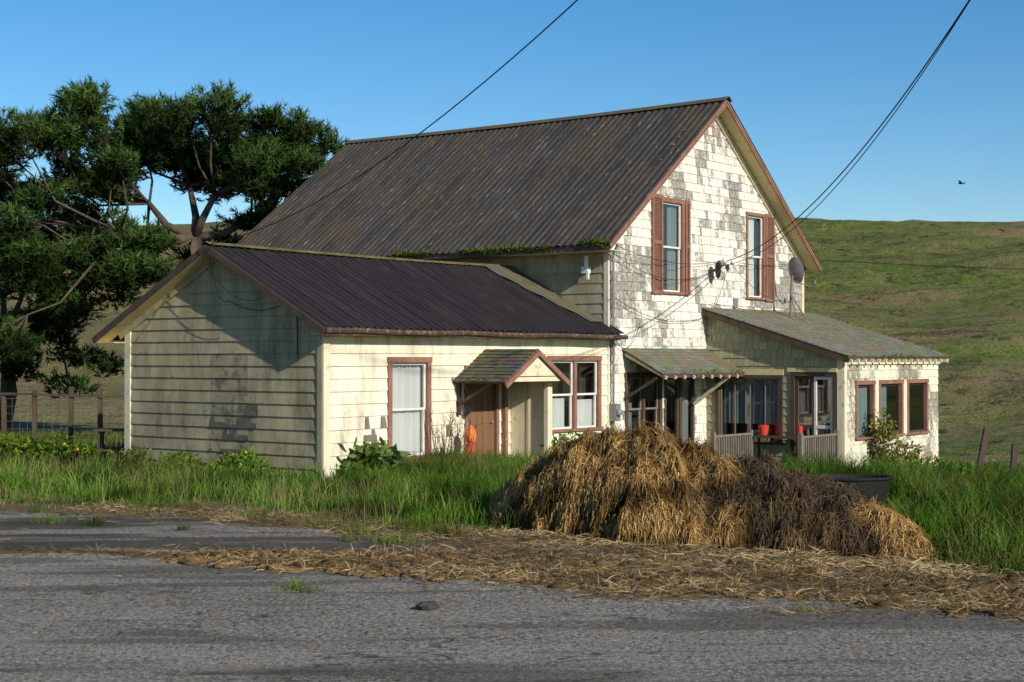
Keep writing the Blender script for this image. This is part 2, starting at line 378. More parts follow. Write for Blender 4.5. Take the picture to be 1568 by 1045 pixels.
# window unit, F maps (u,depth,z)
def FY(c): return lambda u,d,z:(u,c-d,z)
def FX(c): return lambda u,d,z:(c-d,u,z)
def fbox(mb,F,u0,u1,d0,d1,z0,z1,mi=0):
    a=F(u0,d0,z0);b=F(u1,d1,z1)
    mb.box(min(a[0],b[0]),max(a[0],b[0]),min(a[1],b[1]),max(a[1],b[1]),min(a[2],b[2]),max(a[2],b[2]),mi)
def window(name,F,u0,u1,z0,z1,tw=.11,curt=None,mull=0,hung=True,trim=m_pink,sash=m_sash,sill=True,depth=.45,muntins=0,sides=(1,1),cloth=m_curtain):
    mb=MB()
    tl=tw*sides[0];tr=tw*sides[1]
    if sides[0]: fbox(mb,F,u0,u0+tl,-.03,.052,z0,z1-tw,0)
    if sides[1]: fbox(mb,F,u1-tr,u1,-.03,.052,z0,z1-tw,0)
    fbox(mb,F,u0-.015,u1+.015,-.03,.060,z1-tw,z1,0)
    if sill: fbox(mb,F,u0-.03,u1+.03,-.03,.085,z0-.005,z0+.05,0)
    a,b,c,d=u0+tl,u1-tr,z0+.05,z1-tw
    cells=[(a,b)]
    if mull:
        n=mull+1;wd=(b-a)/n;cells=[]
        for i in range(n):
            ca=a+i*wd+(.05 if i else 0);cb=a+(i+1)*wd-(.05 if i<n-1 else 0);cells.append((ca,cb))
            if i<n-1: fbox(mb,F,cb,cb+.10,-.03,.045,c,d,0)
    for (ca,cb) in cells:
        s=.045
        zm=(c+d)/2
        parts=[(c,zm+.02,-.045),(zm-.02,d,-.02)] if hung else [(c,d,-.03)]
        for (q0,q1,dd) in parts:
            fbox(mb,F,ca,ca+s,dd-.03,dd+.012,q0,q1,1);fbox(mb,F,cb-s,cb,dd-.03,dd+.012,q0,q1,1)
            fbox(mb,F,ca+s,cb-s,dd-.03,dd+.010,q0,q0+s,1);fbox(mb,F,ca+s,cb-s,dd-.03,dd+.010,q1-s,q1,1)
            for k in range(muntins):
                um=ca+(cb-ca)*(k+1)/(muntins+1);fbox(mb,F,um-.012,um+.012,dd-.02,dd+.006,q0+s,q1-s,1)
            g=dd-.008
            mb.poly([F(ca+s,g,q0+s),F(cb-s,g,q0+s),F(cb-s,g,q1-s),F(ca+s,g,q1-s)],2)
    for (fa,fb,fc,fd) in (curt or []):
        ua,ub=a+(b-a)*fa,a+(b-a)*fb;za,zb=c+(d-c)*fc,c+(d-c)*fd
        n=max(8,int((ub-ua)/.02))
        ph=random.random()*6
        for i in range(n):
            x0=ua+(ub-ua)*i/n;x1=ua+(ub-ua)*(i+1)/n
            f=lambda x:-.12+.018*math.sin(x*55+ph)+.01*math.sin(x*23+1)
            mb.poly([F(x0,f(x0),za),F(x1,f(x1),za),F(x1,f(x1),zb),F(x0,f(x0),zb)],3)
    fbox(mb,F,u0+.01,u1-.01,-depth-.02,-depth,z0,z1,4)
    for q in ((u0+.01,u0+.03),(u1-.03,u1-.01)): fbox(mb,F,q[0],q[1],-depth,-.031,z0,z1,4)
    fbox(mb,F,u0+.03,u1-.03,-depth,-.031,z1-.03,z1-.005,4);fbox(mb,F,u0+.03,u1-.03,-depth,-.031,z0,z0+.02,4)
    return mb.build(name,[trim,sash,m_glass,cloth,m_dark],house)

# dimensions
AXL=9.30;AYW=5.5;RZ=4.02;EZ=2.62      # annex
MX0,MX1,MXR=9.3,19.2,14.03;MYB=12.25;MRZ=8.46;MSL=.742
an_slope=.52
def an_vmax(y): return RZ-.04-abs(y-2.75)*an_slope
def mn_vmax(x): return MRZ-.05-abs(x-MXR)*MSL
BASE=-.6
# annex front wall
holesA=[(1.74,2.96,-.02,1.91),(4.05,5.17,-.6,1.75),(6.96,8.96,.30,1.94)]
mb=MB();shingles(mb,(0,0,0),(1,0,0),(0,0,1),(0,-1,0),.0,AXL+.02,BASE,2.50,.235,1.9,holesA,gap=.004,jit=.004,thick=.024)
for i in range(30):
    r=random.Random(i+300);y,zc=[(1.25,.45),(1.35,.25),(3.3,-.1),(8.6,.0),(7.2,-.1),(6.5,.1)][i%6];x=y+r.gauss(0,.16);k=round((zc+r.gauss(0,.16)-BASE)/.235);z=BASE+k*.235
    w=r.uniform(.10,.32);h=r.choice([.07,.12,.22]);d=lambda vv:.024*(1-(vv-z)/.235)+.0075+i*.0002
    if x+w>1.70 and x<3.0 and z>-.25: w=min(w,1.70-x)
    if w<.05: continue
    mb.poly([(x,-d(z),z),(x+w,-d(z),z),(x+w-r.uniform(0,.04),-d(z+h),z+h),(x+r.uniform(0,.04),-d(z+h),z+h)],1)
mb.build('annex_front_siding',[m_siding,m_wood],house)
mb=MB();shingles(mb,(0,0,0),(0,-1,0),(0,0,1),(-1,0,0),-AYW,0,BASE,4.1,.235,.31,(),vmax=lambda u:an_vmax(-u),gap=0,jit=.0005,thick=.024,regular=True)
mb.poly([(.03,0,BASE),(.03,AYW,BASE),(.03,AYW,an_vmax(AYW)),(.03,2.75,an_vmax(2.75)),(.03,0,an_vmax(0))],0)
mb.poly([(0,AYW,BASE),(AXL,AYW,BASE),(AXL,AYW,2.55),(0,AYW,2.55)],0)
mb.build('annex_gable_siding',[m_siding_shade],house)
mb=MB()
m_bare=M('bare_boards',(.07,.06,.05),(.15,.13,.11),s=8,r=.9,bump=.4)
m_repair=M('replaced_boards',(.24,.205,.125),(.36,.31,.20),s=2,r=.85,bump=.3,c3=(.13,.11,.07),s3=3,t3=.55)
for k in range(1,11):
    z=BASE+k*.235
    for (ya,yb) in ((1.95,2.36),(2.37,2.98)):
        d=lambda vv:.024*(1-(vv-z)/.235)+.0048
        mb.poly([(-d(z),ya,z+.003),(-d(z),yb,z+.003),(-d(z+.23),yb,z+.23),(-d(z+.23),ya,z+.23)],1)
for i in range(26):
    r=random.Random(i);y=2.35+r.gauss(0,.30)-.15;k=round((r.uniform(0.0,.75)-BASE)/.235);z=BASE+k*.235
    w=r.uniform(.12,.36);h=r.choice([.06,.1,.2])
    d=lambda vv:.024*(1-(vv-z)/.235)+.0080+i*.0003
    mb.poly([(-d(z),y,z),(-d(z),y+w,z+.0),(-d(z+h),y+w-r.uniform(0,.06),z+h),(-d(z+h),y+r.uniform(0,.06),z+h)],0)
mb.build('annex_bare_wood_patches',[m_bare,m_repair],house)
mb=MB()
mb.box(-.035,.13,-.042,-.002,BASE,2.5,0);mb.box(-.040,-.003,-.002,.12,BASE,2.5,1)
mb.box(-.040,-.003,AYW-.14,AYW+.03,BASE,2.5,0)
mb.box(.13,AXL,-.045,-.028,2.38,2.50,0)
for sgn in (-1,1):
    mb.beam((-.03,2.75,RZ-.14),(-.03,2.75+sgn*2.95,RZ-.14-2.95*an_slope),.035,.16,1,up=(0,0,1))
mb.build('annex_corner_boards',[m_trimcream,m_siding_shade],house)
mb=MB();mb.box(.05,AXL,.04,AYW-.05,-1.0,BASE+.05,0);mb.box(MX0+.06,MX1,.06,MYB,-2.6,BASE+.02,0);mb.build('foundation',[m_concrete],house)

# metal roofs
def metal_roof(mb,R0,R1,E0,E1,period,prof,nd=10,mi=0,sag=0,seed=0,und=True,mi2=1):
    R0,R1,E0,E1=map(Vector,(R0,R1,E0,E1));L=(R1-R0).length
    nrm=(R1-R0).cross(E0-R0).normalized()
    if nrm.z<0: nrm=-nrm
    n=int(L/period);ks=[]
    for i in range(n):
        for t,h in prof: ks.append(((i+t)/n,h))
    ks.append((1.0,prof[0][1]))
    V=[];F=[]
    for i,(t,h) in enumerate(ks):
        for j in range(nd+1):
            s=j/nd
            p=(R0.lerp(R1,t)).lerp(E0.lerp(E1,t),s)
            w=(float(vn(t*9,s*3,seed))-.5)*.03-sag*math.sin(math.pi*t)*(1-s*.4)
            if j==nd: p=p+(E0-R0).normalized()*(.03*(float(vn(t*L/.7,3,seed+5))-.5))
            V.append(p+nrm*h+Vector((0,0,w)))
    for i in range(len(ks)-1):
        for j in range(nd):
            a=i*(nd+1)+j;F.append((a,a+1,a+nd+2,a+nd+1))
    mb.mesh(V,F,mi)
    if und:
        o=nrm*(-.05)-Vector((0,0,sag))
        mb.poly([R0+o,R1+o,E1+o,E0+o],mi2)
corr=[(k/8,.018*math.sin(2*math.pi*k/8)) for k in range(8)]
rib=[(0,0),(.36,0),(.43,.035),(.57,.035),(.64,0)]
mb=MB()
metal_roof(mb,(MXR,-.5,MRZ),(MXR,12.54,MRZ),(8.66,-.5,MRZ-5.37*MSL),(8.66,12.54,MRZ-5.37*MSL),.20,corr,8,0,.05,1)
metal_roof(mb,(MXR,-.5,MRZ),(MXR,12.54,MRZ),(19.42,-.5,MRZ-5.39*MSL),(19.42,12.54,MRZ-5.39*MSL),.20,corr,8,0,.05,2)
mb.build('main_roof',[m_roof_main,m_darkwood],house,smooth=True)
mb=MB()
pts=[(MXR,-.55+i*13.1/12,MRZ+.045-.05*math.sin(math.pi*i/12)) for i in range(13)]
for a,b in zip(pts[:-1],pts[1:]):
    for s in (-1,1):
        P=[Vector(a),Vector(b),Vector(b)+Vector((s*.17,0,-.115)),Vector(a)+Vector((s*.17,0,-.115))];mb.poly(P,0)
mb.build('main_ridge_cap',[M('ridge_cap_rust',(.10,.075,.045),(.17,.125,.07),s=4,r=.7,bump=.4,c3=(.11,.11,.04),s3=3,t3=.55)],house)
mb=MB()
metal_roof(mb,(-.36,2.75,RZ+.05),(9.34,2.75,RZ+.05),(-.36,-.36,RZ+.05-3.11*an_slope),(9.50,-.36,RZ+.05-3.11*an_slope),.20,rib,8,0,.03,3)
metal_roof(mb,(-.36,2.75,RZ+.05),(9.34,2.75,RZ+.05),(-.36,6.1,RZ+.05-3.35*an_slope),(9.34,6.1,RZ+.05-3.35*an_slope),.20,rib,8,0,.03,4)
mb.build('annex_roof',[m_roof_annex,m_darkwood],house)
mb=MB();m_roll=M('grey_roll_roofing',(.06,.053,.042),(.17,.145,.10),s=3,mp=(5,.5,.5),r=.9,bump=.5,c3=(.14,.13,.05),s3=3,t3=.55)
P=lambda x,s:Vector((x,2.75-3.1*s,RZ+.05-3.1*s*an_slope))+Vector((0,0,.048))
prev=None
for i in range(15):
    s=i/14*.86;xl=8.0+.95*s**1.2+.06*math.sin(i*1.7);cur=(P(xl,s),P(9.27,s))
    if prev: mb.poly([prev[0],prev[1],cur[1],cur[0]],0)
    prev=cur
mb.build('annex_roof_patch',[m_roll],house)
mb=MB()
n=16
for i in range(n):
    xa=-.38+i*9.7/n;xb=-.38+(i+1)*9.7/n;za=RZ+.10-.03*math.sin(math.pi*i/n);zb=RZ+.10-.03*math.sin(math.pi*(i+1)/n)
    for s in (-1,1): mb.poly([(xa,2.75,za),(xb,2.75,zb),(xb,2.75+s*.13,zb-.06),(xa,2.75+s*.13,za-.06)],0)
mb.build('annex_ridge_cap',[m_moss],house)
mb=MB()
zE=RZ+.02-3.1*an_slope
mb.beam((-.37,2.75,RZ-.02),(-.37,-.37,RZ-.02-3.12*an_slope),.03,.11,0)
mb.beam((-.37,2.75,RZ-.02),(-.37,6.12,RZ-.02-3.37*an_slope),.03,.12,0)
mb.tube([(-.37+i*.987,-.40,zE-.035+.012*math.sin(i*1.9)-.002*i) for i in range(11)],.05,8,1)
mb.box(-.34,9.3,-.36,-.335,zE-.12,zE,1)
mb.box(-.33,9.3,-.334,0,zE-.10,zE-.085,3)
mb.box(-.33,9.3,AYW,6.05,2.2,2.215,3)
for sgn,l in ((-1,3.1),(1,3.3)):
    mb.beam((-.19,2.75,RZ-.08),(-.19,2.75+sgn*l,RZ-.08-l*an_slope),.33,.02,3)
mb.build('annex_fascia_gutter',[m_darkwood,m_gutter,m_pink,m_soffit],house)
# main walls
holesG=[(11.66,12.66,3.47,5.78),(15.9,16.86,3.47,5.74),(10.02,11.60,-.1,1.55),(11.75,13.2,-1.0,1.60)]
def peel(u,v):
    p=float(fbm(np.array(u*.55+4),np.array(v*.8),17,4))
    p2=float(fbm(np.array(u*1.7),np.array(v*1.9),27,3))
    a=(p-.5)*.75+(p2-.5)*1.0+random.uniform(-.13,.13)
    if random.random()<.09: a+=.18
    return (max(-.12,min(.36,a+.135)),random.uniform(.86,1.03),1)
mb=MB();shingles(mb,(0,0,0),(1,0,0),(0,0,1),(0,-1,0),MX0,MX1,-1.9,8.4,.215,.165,holesG,vmax=mn_vmax,gap=.008,jit=.008,thick=.02,colfn=peel,ragged=.006)
mb.build('gable_shingles',[m_shingle],house)
mb=MB();shingles(mb,(MX0,0,0),(0,-1,0),(0,0,1),(-1,0,0),-MYB,0,BASE,4.72,.235,2.2,(),gap=.003,thick=.02)
mb.poly([(MX1,0,-1.9),(MX1,MYB,-1.9),(MX1,MYB,mn_vmax(MX1)),(MX1,0,mn_vmax(MX1))],0)
mb.poly([(MX0,MYB,-1.9),(MX1,MYB,-1.9),(MX1,MYB,mn_vmax(MX1)),(MXR,MYB,mn_vmax(MXR)),(MX0,MYB,mn_vmax(MX0))],0)
mb.build('main_side_siding',[m_siding_main],house)
mb=MB()
for sgn,l in ((-1,5.33),(1,5.38)):
    e=(MXR+sgn*l,-.47,MRZ-.10-l*MSL);r=(MXR,-.47,MRZ-.10)
    mb.beam(r,e,.035,.13,0)
    r2=(MXR,-.25,MRZ-.115);e2=(MXR+sgn*l,-.25,MRZ-.115-l*MSL)
    mb.beam(r2,e2,.40,.02,1)
    r3=(MXR,-.05,MRZ-.23);e3=(MXR+sgn*l*.93,-.05,MRZ-.23-l*.93*MSL)
    mb.beam(r3,e3,.05,.14,2)
mb.box(8.70,8.73,-.45,12.5,4.33,4.46,3)
mb.box(8.73,9.28,-.45,12.5,4.33,4.345,2)
for i in range(26):
    y=-.3+i*.5;mb.beam((8.72,y,4.40),(9.3,y,4.78),.05,.09,2)
mb.box(MX0-.03,MX0+.02,-.045,.08,-1.2,4.55,2)
mb.box(MX1-.10,MX1+.02,-.04,.0,-1.5,4.6,2)
mb.build('main_rake_boards',[m_pink,m_soffit,m_trimcream,m_gutter],house)

# windows
F0=FY(0)
window('window_annex',F0,1.72,2.98,-.05,1.92,curt=[(0,1,0,1)])
window('window_annex_double',F0,6.94,8.98,.28,1.95,curt=[(.0,.40,.0,.45),(.52,1,.0,.42)],mull=1)
window('window_upper_left',F0,11.64,12.68,3.46,5.80,curt=[(0,.16,0,1),(.55,1,0,1)],sides=(0,1),cloth=m_curtain_dim,sash=m_sash)
window('window_upper_right',F0,15.87,16.9,3.46,5.76,curt=[(0,.75,0,1)],sides=(1,1),tw=.08)
window('window_porch',F0,10.0,11.62,-.12,1.56,mull=1,trim=m_darkwood,sash=m_wood,curt=[(0,.3,.0,.6)],cloth=m_curtain_dim)
def shutter(name,u0,u1,z0,z1):
    mb=MB()
    fbox(mb,F0,u0,u0+.07,.03,.075,z0,z1);fbox(mb,F0,u1-.07,u1,.03,.075,z0,z1)
    for z in (z0,(z0+z1)/2,z1-.09): fbox(mb,F0,u0+.07,u1-.07,.03,.072,z,z+.09)
    z=z0+.1
    while z<z1-.1:
        mb.beam((u0+.07,-.05,z),(u1-.07,-.05,z),.035,.006,0,up=(0,.8,.6));z+=.05
    fbox(mb,F0,u0+.07,u1-.07,.026,.034,z0,z1)
    mb.build(name,[m_pink],house)
shutter('shutter_1',11.16,11.63,3.44,5.84);shutter('shutter_2',12.70,12.92,3.44,5.80)
shutter('shutter_3',16.91,17.40,3.42,5.78)
# annex door with hood
mb=MB()
fbox(mb,F0,4.05,4.14,-.03,.05,-.45,1.75,0);fbox(mb,F0,5.08,5.17,-.03,.05,-.45,1.75,0);fbox(mb,F0,4.05,5.17,-.03,.055,1.66,1.75,0)
fbox(mb,F0,4.14,5.08,-.08,-.03,-.45,1.66,1)
for u in (4.26,4.68):
    for z in ((-.3,.4),(.55,1.5)): fbox(mb,F0,u,u+.3,-.03,-.018,z[0],z[1],1)
fbox(mb,F0,4.95,5.02,-.03,.02,.55,.6,2)
fbox(mb,F0,4.0,5.3,0,.6,-.6,-.45,3)
mb.build('annex_door',[m_pink,m_door,m_metal,m_concrete],house)
mb=MB()
HX=4.74;HZ=2.05;hs=.60
for sgn,l in ((-1,1.07),(1,1.04)):
    e=Vector((sgn,0,-hs)).normalized()
    length=l*math.sqrt(1+hs*hs)
    O=Vector((HX+sgn*l,0,HZ-l*hs));V=-e;Nn=Vector((sgn*hs,0,1)).normalized()
    shingles(mb,O+Nn*.02,(0,-1,0),V,Nn,0,1.36,0,length,.13,.2,thick=.018,colfn=lambda u,v:tuple(random.uniform(.08,.16)*k for k in (1,.93,.66)),ragged=.01)
    mb.beam((HX,-.68,HZ),(HX+sgn*l,-.68,HZ-l*hs),1.34,.03,1)
    mb.beam((HX,-1.385,HZ-.045),(HX+sgn*(l+.03),-1.385,HZ-.045-(l+.03)*hs),.035,.10,2)
mb.poly([(HX,-1.33,HZ-.08),(HX+.72,-1.33,HZ-.08-.72*hs),(HX-.72,-1.33,HZ-.08-.72*hs)],3)
mb.box(HX-.95,HX+.95,-1.32,-1.24,HZ-.62,HZ-.53,3)
mb.box(5.60,5.66,-.95,-.03,-.6,HZ-.56,3);mb.box(5.585,5.60,-.95,-.87,-.6,HZ-.56,4);mb.box(5.585,5.60,-.50,-.44,-.6,HZ-.56,4)
mb.box(5.50,5.66,-1.05,-.951,-.6,HZ-.56,3)
mb.box(5.27,5.36,-.13,-.05,-.6,HZ-.56,2)
mb.beam((3.82,-.03,.95),(3.82,-.95,1.42),.06,.07,1)
mb.box(3.79,3.86,-.10,-.03,.75,1.45,1)
mb.build('door_hood',[m_roofshingle,m_darkwood,m_pink,m_trimcream,m_soffit],house)

# lean-to porch roof
greyroof=lambda u,v:tuple(random.uniform(.14,.25)*k for k in (1,.98,.76))
mb=MB()
V=Vector((0,1.12,.58));ln=V.length;V.normalize();Nn=Vector((0,-V.z,V.y))
shingles(mb,(9.88,-1.12,1.54),(1,0,0),V,Nn,0,3.9,0,ln,.15,.2,thick=.018,colfn=greyroof,ragged=.01)
mb.mesh([(9.9,-1.1,1.5),(13.76,-1.1,1.5),(13.76,0,2.07),(9.9,0,2.07),(9.9,-1.1,1.53),(13.76,-1.1,1.53),(13.76,0,2.10),(9.9,0,2.10)],[(0,1,2,3),(4,5,6,7),(0,1,5,4),(0,3,7,4)],1)
mb.box(9.9,13.76,-1.13,-1.10,1.44,1.53,1)
for x in np.arange(10.0,13.7,.42): mb.beam((x,-1.16,1.44),(x,0,2.0),.05,.07,2)
mb.beam((13.1,-.06,.75),(13.1,-1.0,1.42),.07,.07,2)
mb.beam((9.95,-.06,.95),(9.95,-.95,1.45),.06,.06,1)
mb.build('porch_lean_to_roof',[m_roofshingle,m_darkwood,m_trimcream],house)
mb=MB()
for a,b in ((11.76,12.42),(12.5,13.18)):
    fbox(mb,F0,a,a+.08,-.05,.03,-1.0,1.58,0);fbox(mb,F0,b-.08,b,-.05,.03,-1.0,1.58,0)
    fbox(mb,F0,a+.08,b-.08,-.05,.03,1.46,1.58,0);fbox(mb,F0,a+.08,b-.08,-.05,.025,-1,-.3,0)
    mb.poly([F0(a+.08,0,-.3),F0(b-.08,0,-.3),F0(b-.08,0,1.46),F0(a+.08,0,1.46)],1)
fbox(mb,F0,12.42,12.5,-.05,.06,-1,1.6,0)
fbox(mb,F0,12.55,13.12,-.14,-.12,-.3,1.4,2)
fbox(mb,F0,11.75,13.2,-.5,-.48,-1,1.6,3)
mb.build('porch_door',[m_darkwood,m_glass,m_curtain_dim,m_dark],house)

# side addition
AX0,AX1,AYF=13.8,19.7,-3.73
rs=(3.13-1.92)/3.98
def ad_z(y): return 3.10+y*rs
whitepeel=lambda u,v:(max(0,(float(fbm(np.array(u*1.1+9),np.array(v*1.3),5))-.5)*1.0+random.uniform(-.08,.13)+.12),random.uniform(.84,1.0),.90)
mb=MB()
shingles(mb,(0,AYF,0),(1,0,0),(0,0,1),(0,-1,0),AX0,AX1,-2.2,ad_z(AYF)-.04,.2,.17,[(14.47,18.92,-.07,1.34)],gap=.008,thick=.02,colfn=whitepeel,ragged=.005)
shingles(mb,(AX0,0,0),(0,-1,0),(0,0,1),(-1,0,0),0,-AYF,-1.9,3.1,.2,.17,[(.32,2.14,-.2,1.46),(2.40,3.56,-1.0,1.55)],vmax=lambda u:ad_z(-u)-.05,gap=.008,thick=.02,
   colfn=lambda u,v:(random.uniform(-.05,.12),random.uniform(.36,.50),.72),ragged=.005)  # left wall tone lowered, shade painted into the shingle colour
mb.poly([(AX1,AYF,-2.2),(AX1,0,-2.2),(AX1,0,3.0),(AX1,AYF,ad_z(AYF))],0)
mb.build('addition_shingles',[m_shingle],house)
mb=MB()
V=Vector((0,4.0,4.0*rs));ln=V.length;V.normalize();Nn=Vector((0,-V.z,V.y))
shingles(mb,(13.55,-4.0,ad_z(-4.0)+.06),(1,0,0),V,Nn,0,6.45,0,ln,.16,.22,thick=.02,colfn=greyroof,ragged=.012)
o=ad_z(-4.0);t=ad_z(0)
mb.mesh([(13.57,-3.98,o),(19.98,-3.98,o),(19.98,0,t),(13.57,0,t),(13.57,-3.98,o+.045),(19.98,-3.98,o+.045),(19.98,0,t+.045),(13.57,0,t+.045)],[(0,1,2,3),(4,5,6,7),(0,1,5,4),(0,3,7,4),(1,2,6,5)],1)
mb.beam((13.56,0,t-.05),(13.56,-4.0,o-.05),.03,.12,1)
for x in np.arange(13.7,20,.40): mb.beam((x,-4.02,o-.06),(x,-3.6,o-.06+.4*rs),.06,.09,2)
mb.box(13.8,19.7,-3.80,-3.757,o-.14,o-.02,2)
mb.box(13.76,13.9,-3.79,-3.752,-2.0,1.9,2);mb.box(13.755,13.775,-3.75,-3.6,-2.0,1.9,2)
mb.box(13.735,13.775,-2.2,0,1.48,1.62,3)
mb.box(13.73,13.775,-3.6,-2.3,1.56,1.66,3)
mb.build('addition_roof',[m_roofshingle,m_darkwood,m_trimcream,m_soffit],house)
FA=FY(AYF)
m_bluereflect=M('pale_blue_reflection',(.20,.28,.33),(.30,.38,.42),s=1,mp=(16,16,.25),r=.9,bump=.2,bs=2)  # pale blue cloth painted in for blue reflections on the panes
window('window_addition_1',FA,14.45,15.55,-.08,1.35,tw=.10,hung=False,sash=m_darkwood,curt=[(.35,1,0,1)],cloth=m_bluereflect)
window('window_addition_2',FA,15.80,17.30,-.08,1.352,tw=.10,hung=False,curt=[(0,.55,0,1)],sash=m_darkwood,cloth=m_bluereflect)
window('window_addition_3',FA,17.55,18.94,-.08,1.35,tw=.10,hung=False,sash=m_darkwood)
mb=MB()
for a,b in ((15.56,15.79),(17.31,17.54)): fbox(mb,FA,a,b,-.02,.04,-.08,1.35,0)
mb.build('window_mullion_boards',[m_trimcream],house)
FL=FX(AX0)
window('window_porch_side',FL,-2.16,-.30,-.22,1.48,tw=.09,trim=m_darkwood,sash=m_wood,hung=False,curt=[(0.03,.97,.28,.97)],muntins=3,cloth=m_curtain_dim)
mb=MB()
fbox(mb,FL,-3.58,-3.48,-.04,.05,-1.0,1.56,0);fbox(mb,FL,-2.48,-2.38,-.04,.05,-1.0,1.56,0);fbox(mb,FL,-3.48,-2.48,-.04,.05,1.46,1.56,0)
for a in (-3.46,-2.98):
    q=2 if a<-3 else 0
    fbox(mb,FL,a,a+.06,-.06,0,-.95,1.45,q);fbox(mb,FL,a+.42,a+.48,-.06,0,-.95,1.45,q)
    fbox(mb,FL,a+.06,a+.42,-.06,0,.20,.28,q);fbox(mb,FL,a+.06,a+.42,-.06,0,1.38,1.45,q)
    mb.poly([FL(a,-.03,-.9),FL(a+.48,-.03,-.9),FL(a+.48,-.03,1.4),FL(a,-.03,1.4)],1)
fbox(mb,FL,-3.6,-2.4,-.6,-.58,-1,1.5,3)
mb.build('side_door',[m_darkwood,m_glass,m_sash,m_dark],house)
mb=MB()
for i in range(14):
    y=-3.66+i*.26;mb.box(11.6,13.77,y,y+.25,-1.02,-.98,0)
for x in (11.65,13.6):
    for y in (-3.6,-1.8,-.1): mb.box(x,x+.09,y,y+.09,-2.2,-1.021,1)
mb.box(11.58,11.6,-3.7,0,-1.3,-.99,1);mb.box(11.6,13.77,-3.72,-3.69,-1.3,-.99,1)
def rail(x0,x1,y,zt,zb):
    mb.box(x0,x1,y-.04,y+.04,zt,zt+.05,1);mb.box(x0,x1,y-.02,y+.02,zb+.1,zb+.15,1)
    x=x0+.05
    while x<x1: mb.box(x,x+.04,y-.018,y+.018,zb+.151,zt-.001,1);x+=.115
    for x in (x0,x1-.09): mb.box(x-.002,x+.088,y-.05,y+.05,zb,zt+.12,1)
rail(11.75,13.72,-3.62,.06,-.98);rail(11.4,13.3,-1.55,.03,-.98)
for i in range(3): mb.box(10.7+i*.3,11.0+i*.3,-3.5,-1.7,-1.6,-1.5+i*.17,0)
mb.build('porch_deck_railing',[m_darkwood,m_wood],house)
mb=MB()
mb.lathe((13.55,-1.75,.02),[(0,.0),(.10,0),(.135,.22),(.115,.24),(.0,.22)],16,0)
mb.lathe((13.5,-2.75,.0),[(0,.0),(.06,0),(.075,.26),(.0,.28)],16,0)
mb.box(13.25,13.7,-2.9,-1.5,-.04,0.0,1)
for x in (13.27,13.62):
    for y in (-2.85,-1.6): mb.box(x,x+.05,y,y+.05,-.98,-.041,1)
o_=mb.build('red_bucket',[m_red,m_darkwood]);o_.location=HO;o_.rotation_euler=(0,0,HA)

# pipes, meter, fixtures
mb=MB()
mb.tube([(9.40,-.10,-.5),(9.40,-.10,4.3),(9.2,-.35,4.5)],.028,8,0)
mb.box(9.30,9.52,-.22,-.05,.45,.85,0);mb.lathe((9.41,-.24,.65),[(.08,-.06),(.09,.0),(.08,.06)],12,0)
mb.box(8.93,8.98,.28,.34,3.7,3.9,1)
mb.tube([(9.1,.45,4.25),(9.1,.45,4.0)],.05,8,1)
mb.box(9.02,9.18,.38,.55,3.85,4.0,1)
mb.tube([(14.55,-.02,4.25),(14.6,-.2,4.35)],.03,8,1)
for x in (14.45,14.85): mb.tube([(x,-.12,4.34),(x-.05,-.28,4.40)],[.05,.12],12,1)
mb.tube([(13.95,-.02,4.1),(14.0,-.2,4.15)],.025,8,0)
V=[];n=16
for k in range(n): V.append((13.98+.15*math.cos(k*2*math.pi/n),-.25,4.12+.22*math.sin(k*2*math.pi/n)))
mb.mesh(V+[(13.98,-.2,4.12)],[(k,(k+1)%n,n) for k in range(n)],2)
mb.box(15.15,15.32,-.08,-.03,3.2,3.45,0)
mb.build('wall_fixtures',[m_metal,m_sash,m_black],house,smooth=False)
dish=emp('satellite_dish',h2w(17.3,-.6,0),HA)
mb=MB()
zb=ad_z(-.6)+.05
mb.tube([(0,0,zb),(0,0,zb+.75),(0,-.05,zb+1.15)],.035,8,0)
mb.tube([(.3,-.35,zb-.1),(0,0,zb+.65)],.02,6,0);mb.tube([(-.3,-.35,zb-.1),(0,0,zb+.65)],.02,6,0)
mb.box(-.12,.12,-.12,.12,zb-.02,zb+.02,0)
mb.tube([(0,-.1,zb+1.0),(.45,-.35,zb+.85),(.55,-.4,zb+.95)],.014,6,0)
mb.box(.5,.6,-.45,-.36,zb+.92,zb+1.02,0)
mb.build('mast',[m_wood],dish)
mb=MB();n=28;ax_=Vector((.99,-.22,.25)).normalized();s1=ax_.cross(Vector((0,0,1))).normalized();s2=s1.cross(ax_)
c=Vector((.03,-.12,zb+1.28));V=[];F=[]
rr=[0.01,.12,.22,.3,.36]
for r in rr:
    for k in range(n): V.append(c+s1*r*.72*math.cos(2*math.pi*k/n)+s2*r*1.0*math.sin(2*math.pi*k/n)+ax_*(r*r*.6-.05))
for i in range(len(rr)-1):
    for k in range(n): F.append((i*n+k,i*n+(k+1)%n,(i+1)*n+(k+1)%n,(i+1)*n+k))
mb.mesh(V,F,0);mb.build('reflector',[m_metal],dish,smooth=True)

# buoys
def buoy(name,x,z,mat):
    p=h2w(x,-.45,z);mb=MB()
    mb.lathe((0,0,0),[(0,-.17),(.05,-.165),(.095,-.12),(.11,-.03),(.11,.05),(.09,.12),(.04,.165),(.03,.20),(0,.21)],18,0)
    mb.tube([(0,0,.19),(.01,.02,.45)],.008,6,1)
    mb.tube([(.03*math.cos(t),0,.20+.03*math.sin(t)) for t in np.linspace(0,6.28,9)],.008,5,1)
    o=mb.build(name,[mat,m_wood],smooth=True);o.location=p
buoy('buoy',3.72,.36,m_orange);buoy('buoy',3.70,.05,m_red)

